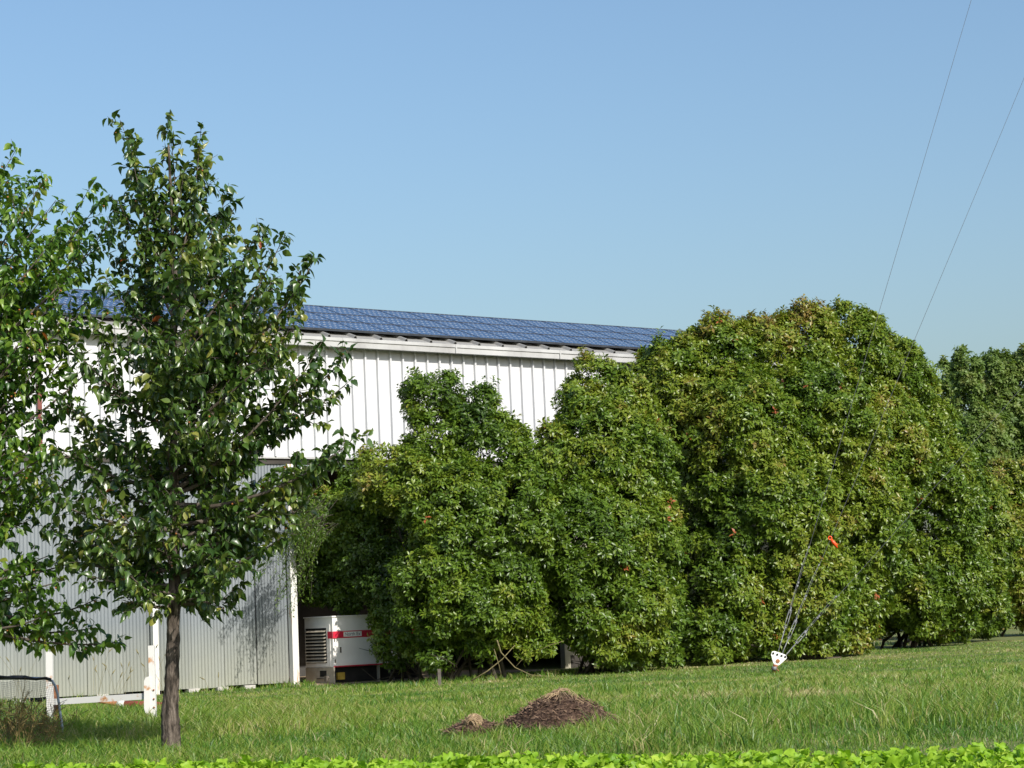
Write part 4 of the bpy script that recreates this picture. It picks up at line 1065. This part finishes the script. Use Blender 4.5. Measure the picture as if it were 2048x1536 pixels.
tx, ty, th_ = map(np.array, (tx, ty, th_)); nt_ = len(tx)
g = blades('grass_tuft', tx, ty, th_, r.uniform(.004, .0105, nt_) * (1 + (ty - 12) / 25), .42 + .35 * n2(tx, ty, 2, 3) + r.normal(0, .27, nt_), np.full(nt_, .75), 83)
tag(g, 'longer dark green grass tufts scattered over the lawn', 'grass', kind='stuff')
# seed heads and dry weeds on the left
b = MB(); bs = MB(); r2 = np.random.default_rng(84)
for k in range(30):
    x = r2.choice([r2.uniform(0, 60), r2.uniform(150, 345), r2.uniform(380, 460)], p=[.25, .6, .15]); Yw = r2.uniform(23, 28)
    g0 = P(x, 1420, Yw); g0[2] = float(ground_z(Yw)); H = r2.uniform(.45, .85) * (1 if x < 345 else .6); ln_ = r2.normal(0, .14, 2)
    pts = [g0 + np.array([ln_[0] * t * t, ln_[1] * t * t, H * t]) for t in (0, .35, .7, 1)]
    b.tube(pts, .0015, 4, cap=False); d = norm(pts[-1] - pts[-2] + np.array([r2.normal(0, .12), 0, 0]))
    bs.tube([pts[-1], pts[-1] + d * .03, pts[-1] + d * .08 + [0, 0, -.004]], [.003, .008, .003], 6)
e_ = empty('seed_grass', (0, 0, 0), 0, 'tall thin grass stems with seed heads before the corrugated wall', 'wild grass')
o = b.build('stalks', M['seed'], e_); o['kind'] = 'stuff'; o = bs.build('seed_heads', M['seed'], e_); o['kind'] = 'stuff'; e_['kind'] = 'stuff'
b = MB()
wx, wy, wh = [], [], []
for k in range(60):
    x = r2.uniform(-10, 112); Yw = r2.uniform(17, 19.3); g0 = P(x, 1450, Yw); g0[2] = float(ground_z(Yw)); H = r2.uniform(.18, .5) * (1 - .4 * x / 112)
    top = g0 + np.array([r2.normal(0, .1), r2.normal(0, .05), H]); b.tube([g0, (g0 + top) / 2 + r2.normal(0, .015, 3), top], [.003, .0025, .0015], 4, cap=False)
    for q in range(9):
        t = r2.uniform(.35, 1); p = g0 * (1 - t) + top * t; e2 = p + r2.normal(0, .05, 3) + [0, 0, .04]; b.tube([p, e2], [.0018, .003], 4, cap=False)
o = b.build('dry_weeds', M['rusty_weed']); tag(o, 'reddish brown dry weeds in front of the net goal', 'weeds', kind='stuff')
# leaf litter along the hedge foot
r3 = np.random.default_rng(85); nL = 2600
xx = r3.uniform(1280, 2048, nL); q = np.array([G(x, 1362 - (x - 850) * .0876) for x in xx]); q[:, 1] += r3.uniform(.2, 3.2, nL); q[:, 2] = .02
V, T, ti = stamp(LANCE_V, LANCE_T, q, norm(r3.normal(0, 1, (nL, 3)) * [1, 1, .2]), norm(r3.normal(0, .4, (nL, 3)) + [0, 0, 1]), r3.uniform(.06, .13, nL), r3.uniform(.03, .05, nL), r3.uniform(.8, 1, nL))
o = link('leaf_litter', np_mesh('leaf_litter', V, T, ti, M['hedge'])); tag(o, 'fallen brown leaves on the bare soil under the hedge', 'leaf litter', kind='stuff')

# ------------------------------------------------------------------ lettuce bed
def lettuce():
    r = np.random.default_rng(91)
    # ruffled leaf: 5 columns x 5 rows with a lobed edge
    def tmpl(seed):
        q = np.random.default_rng(seed); V = []; T = []; nu, nv = 6, 5
        prof = [0.10, 0.22, 0.40, 0.52, 0.46, 0.22]
        for i in range(nu):
            u = i / (nu - 1)
            for j in range(nv):
                v = (j / (nv - 1) - .5) * 2
                edge = abs(v) ** 2
                V.append((u + (.10 * q.normal() * edge) - .12 * edge * (u > .7), v * prof[i] * (1 + .22 * q.normal() * edge), .12 * u - .34 * u * u + .10 * edge * math.sin(u * 13 + seed) + .16 * v * v * prof[i] * 2))
        for i in range(nu - 1):
            for j in range(nv - 1):
                a_ = i * nv + j; T += [(a_, a_ + 1, a_ + nv + 1), (a_, a_ + nv + 1, a_ + nv)]
        return np.array(V), np.array(T)
    # far edge of the bed runs slantwise: nearer on the right
    def edgeY(X): return 12.8 - .37 * (X + 3.1)
    root = empty('lettuce_bed', (0, 11, .3), 0, 'dense bright yellow-green lettuce bed along the bottom edge', 'lettuce')
    P_, A_, N_ = [], [], []
    for k in range(3200):
        Xc = r.uniform(-3.15, 4.2); back = edgeY(Xc)
        Yc = back - abs(r.normal(0, 1)) * 1.1 if r.random() < .6 else back - r.uniform(0, 3.2)
        if Yc < 9: continue
        ht = r.uniform(.04, .135) * (.8 if back - Yc < .1 else 1)
        c = np.array([Xc, Yc, .315 + ht])
        for q in range(3):
            a = r.uniform(0, 6.28); el = r.uniform(.05, 1.1)
            d = np.array([math.cos(a) * math.cos(el), math.sin(a) * math.cos(el), math.sin(el)])
            P_.append(c - d * .02); A_.append(d); N_.append(norm(np.array([0, -.25, 1.0]) + r.normal(0, .45, 3)))
    P_, A_, N_ = map(np.array, (P_, A_, N_)); n = len(P_)
    ln = r.normal(.068, .012, n).clip(.035, .1); wd = ln * r.uniform(.8, 1.15, n)
    tint = (.5 + .35 * vnoise(P_, 3, 2) + r.normal(0, .2, n)).clip(0, 1)
    half = r.random(n) < .5
    far_first = -P_[:, 1]
    for t_i, m_ in ((1, half), (2, ~half)):
        tm = tmpl(t_i)
        Pm = P_[m_].copy()
        # the leaves along the visible far edge are the ones picked out singly
        idx = np.argsort(abs(edgeY(Pm[:, 0]) - .35 - Pm[:, 1]) - Pm[:, 2] * 6); n_p = 150
        near, far = idx[:n_p], idx[n_p:]
        o0 = np.array(root.location); Am, Nm, lm, wm, tm_ = A_[m_], N_[m_], ln[m_], wd[m_], tint[m_]
        V, T, ti = stamp(tm[0], tm[1], Pm[far] - o0, Am[far], Nm[far], lm[far], wm[far], tm_[far])
        o = link('foliage', np_mesh('foliage', V, T, ti, M['lettuce']), root); o['kind'] = 'stuff'
        lv = np.linspace(0, 1, 6); mes = [np_mesh('leaf', tm[0].copy(), tm[1], np.full(len(tm[0]), t), M['lettuce']) for t in lv]
        a = norm(Am); s = norm(np.cross(Nm, a)); nn_ = np.cross(a, s)
        for i in near:
            o = bpy.data.objects.new('leaf', mes[int(np.argmin(abs(lv - tm_[i])))]); o.parent = root
            o.matrix_local = Matrix(((a[i, 0] * lm[i], s[i, 0] * wm[i], nn_[i, 0] * lm[i], Pm[i, 0] - o0[0]), (a[i, 1] * lm[i], s[i, 1] * wm[i], nn_[i, 1] * lm[i], Pm[i, 1] - o0[1]),
                                     (a[i, 2] * lm[i], s[i, 2] * wm[i], nn_[i, 2] * lm[i], Pm[i, 2] - o0[2]), (0, 0, 0, 1)))
            col.objects.link(o)
    print('lettuce leaves', n)
lettuce()
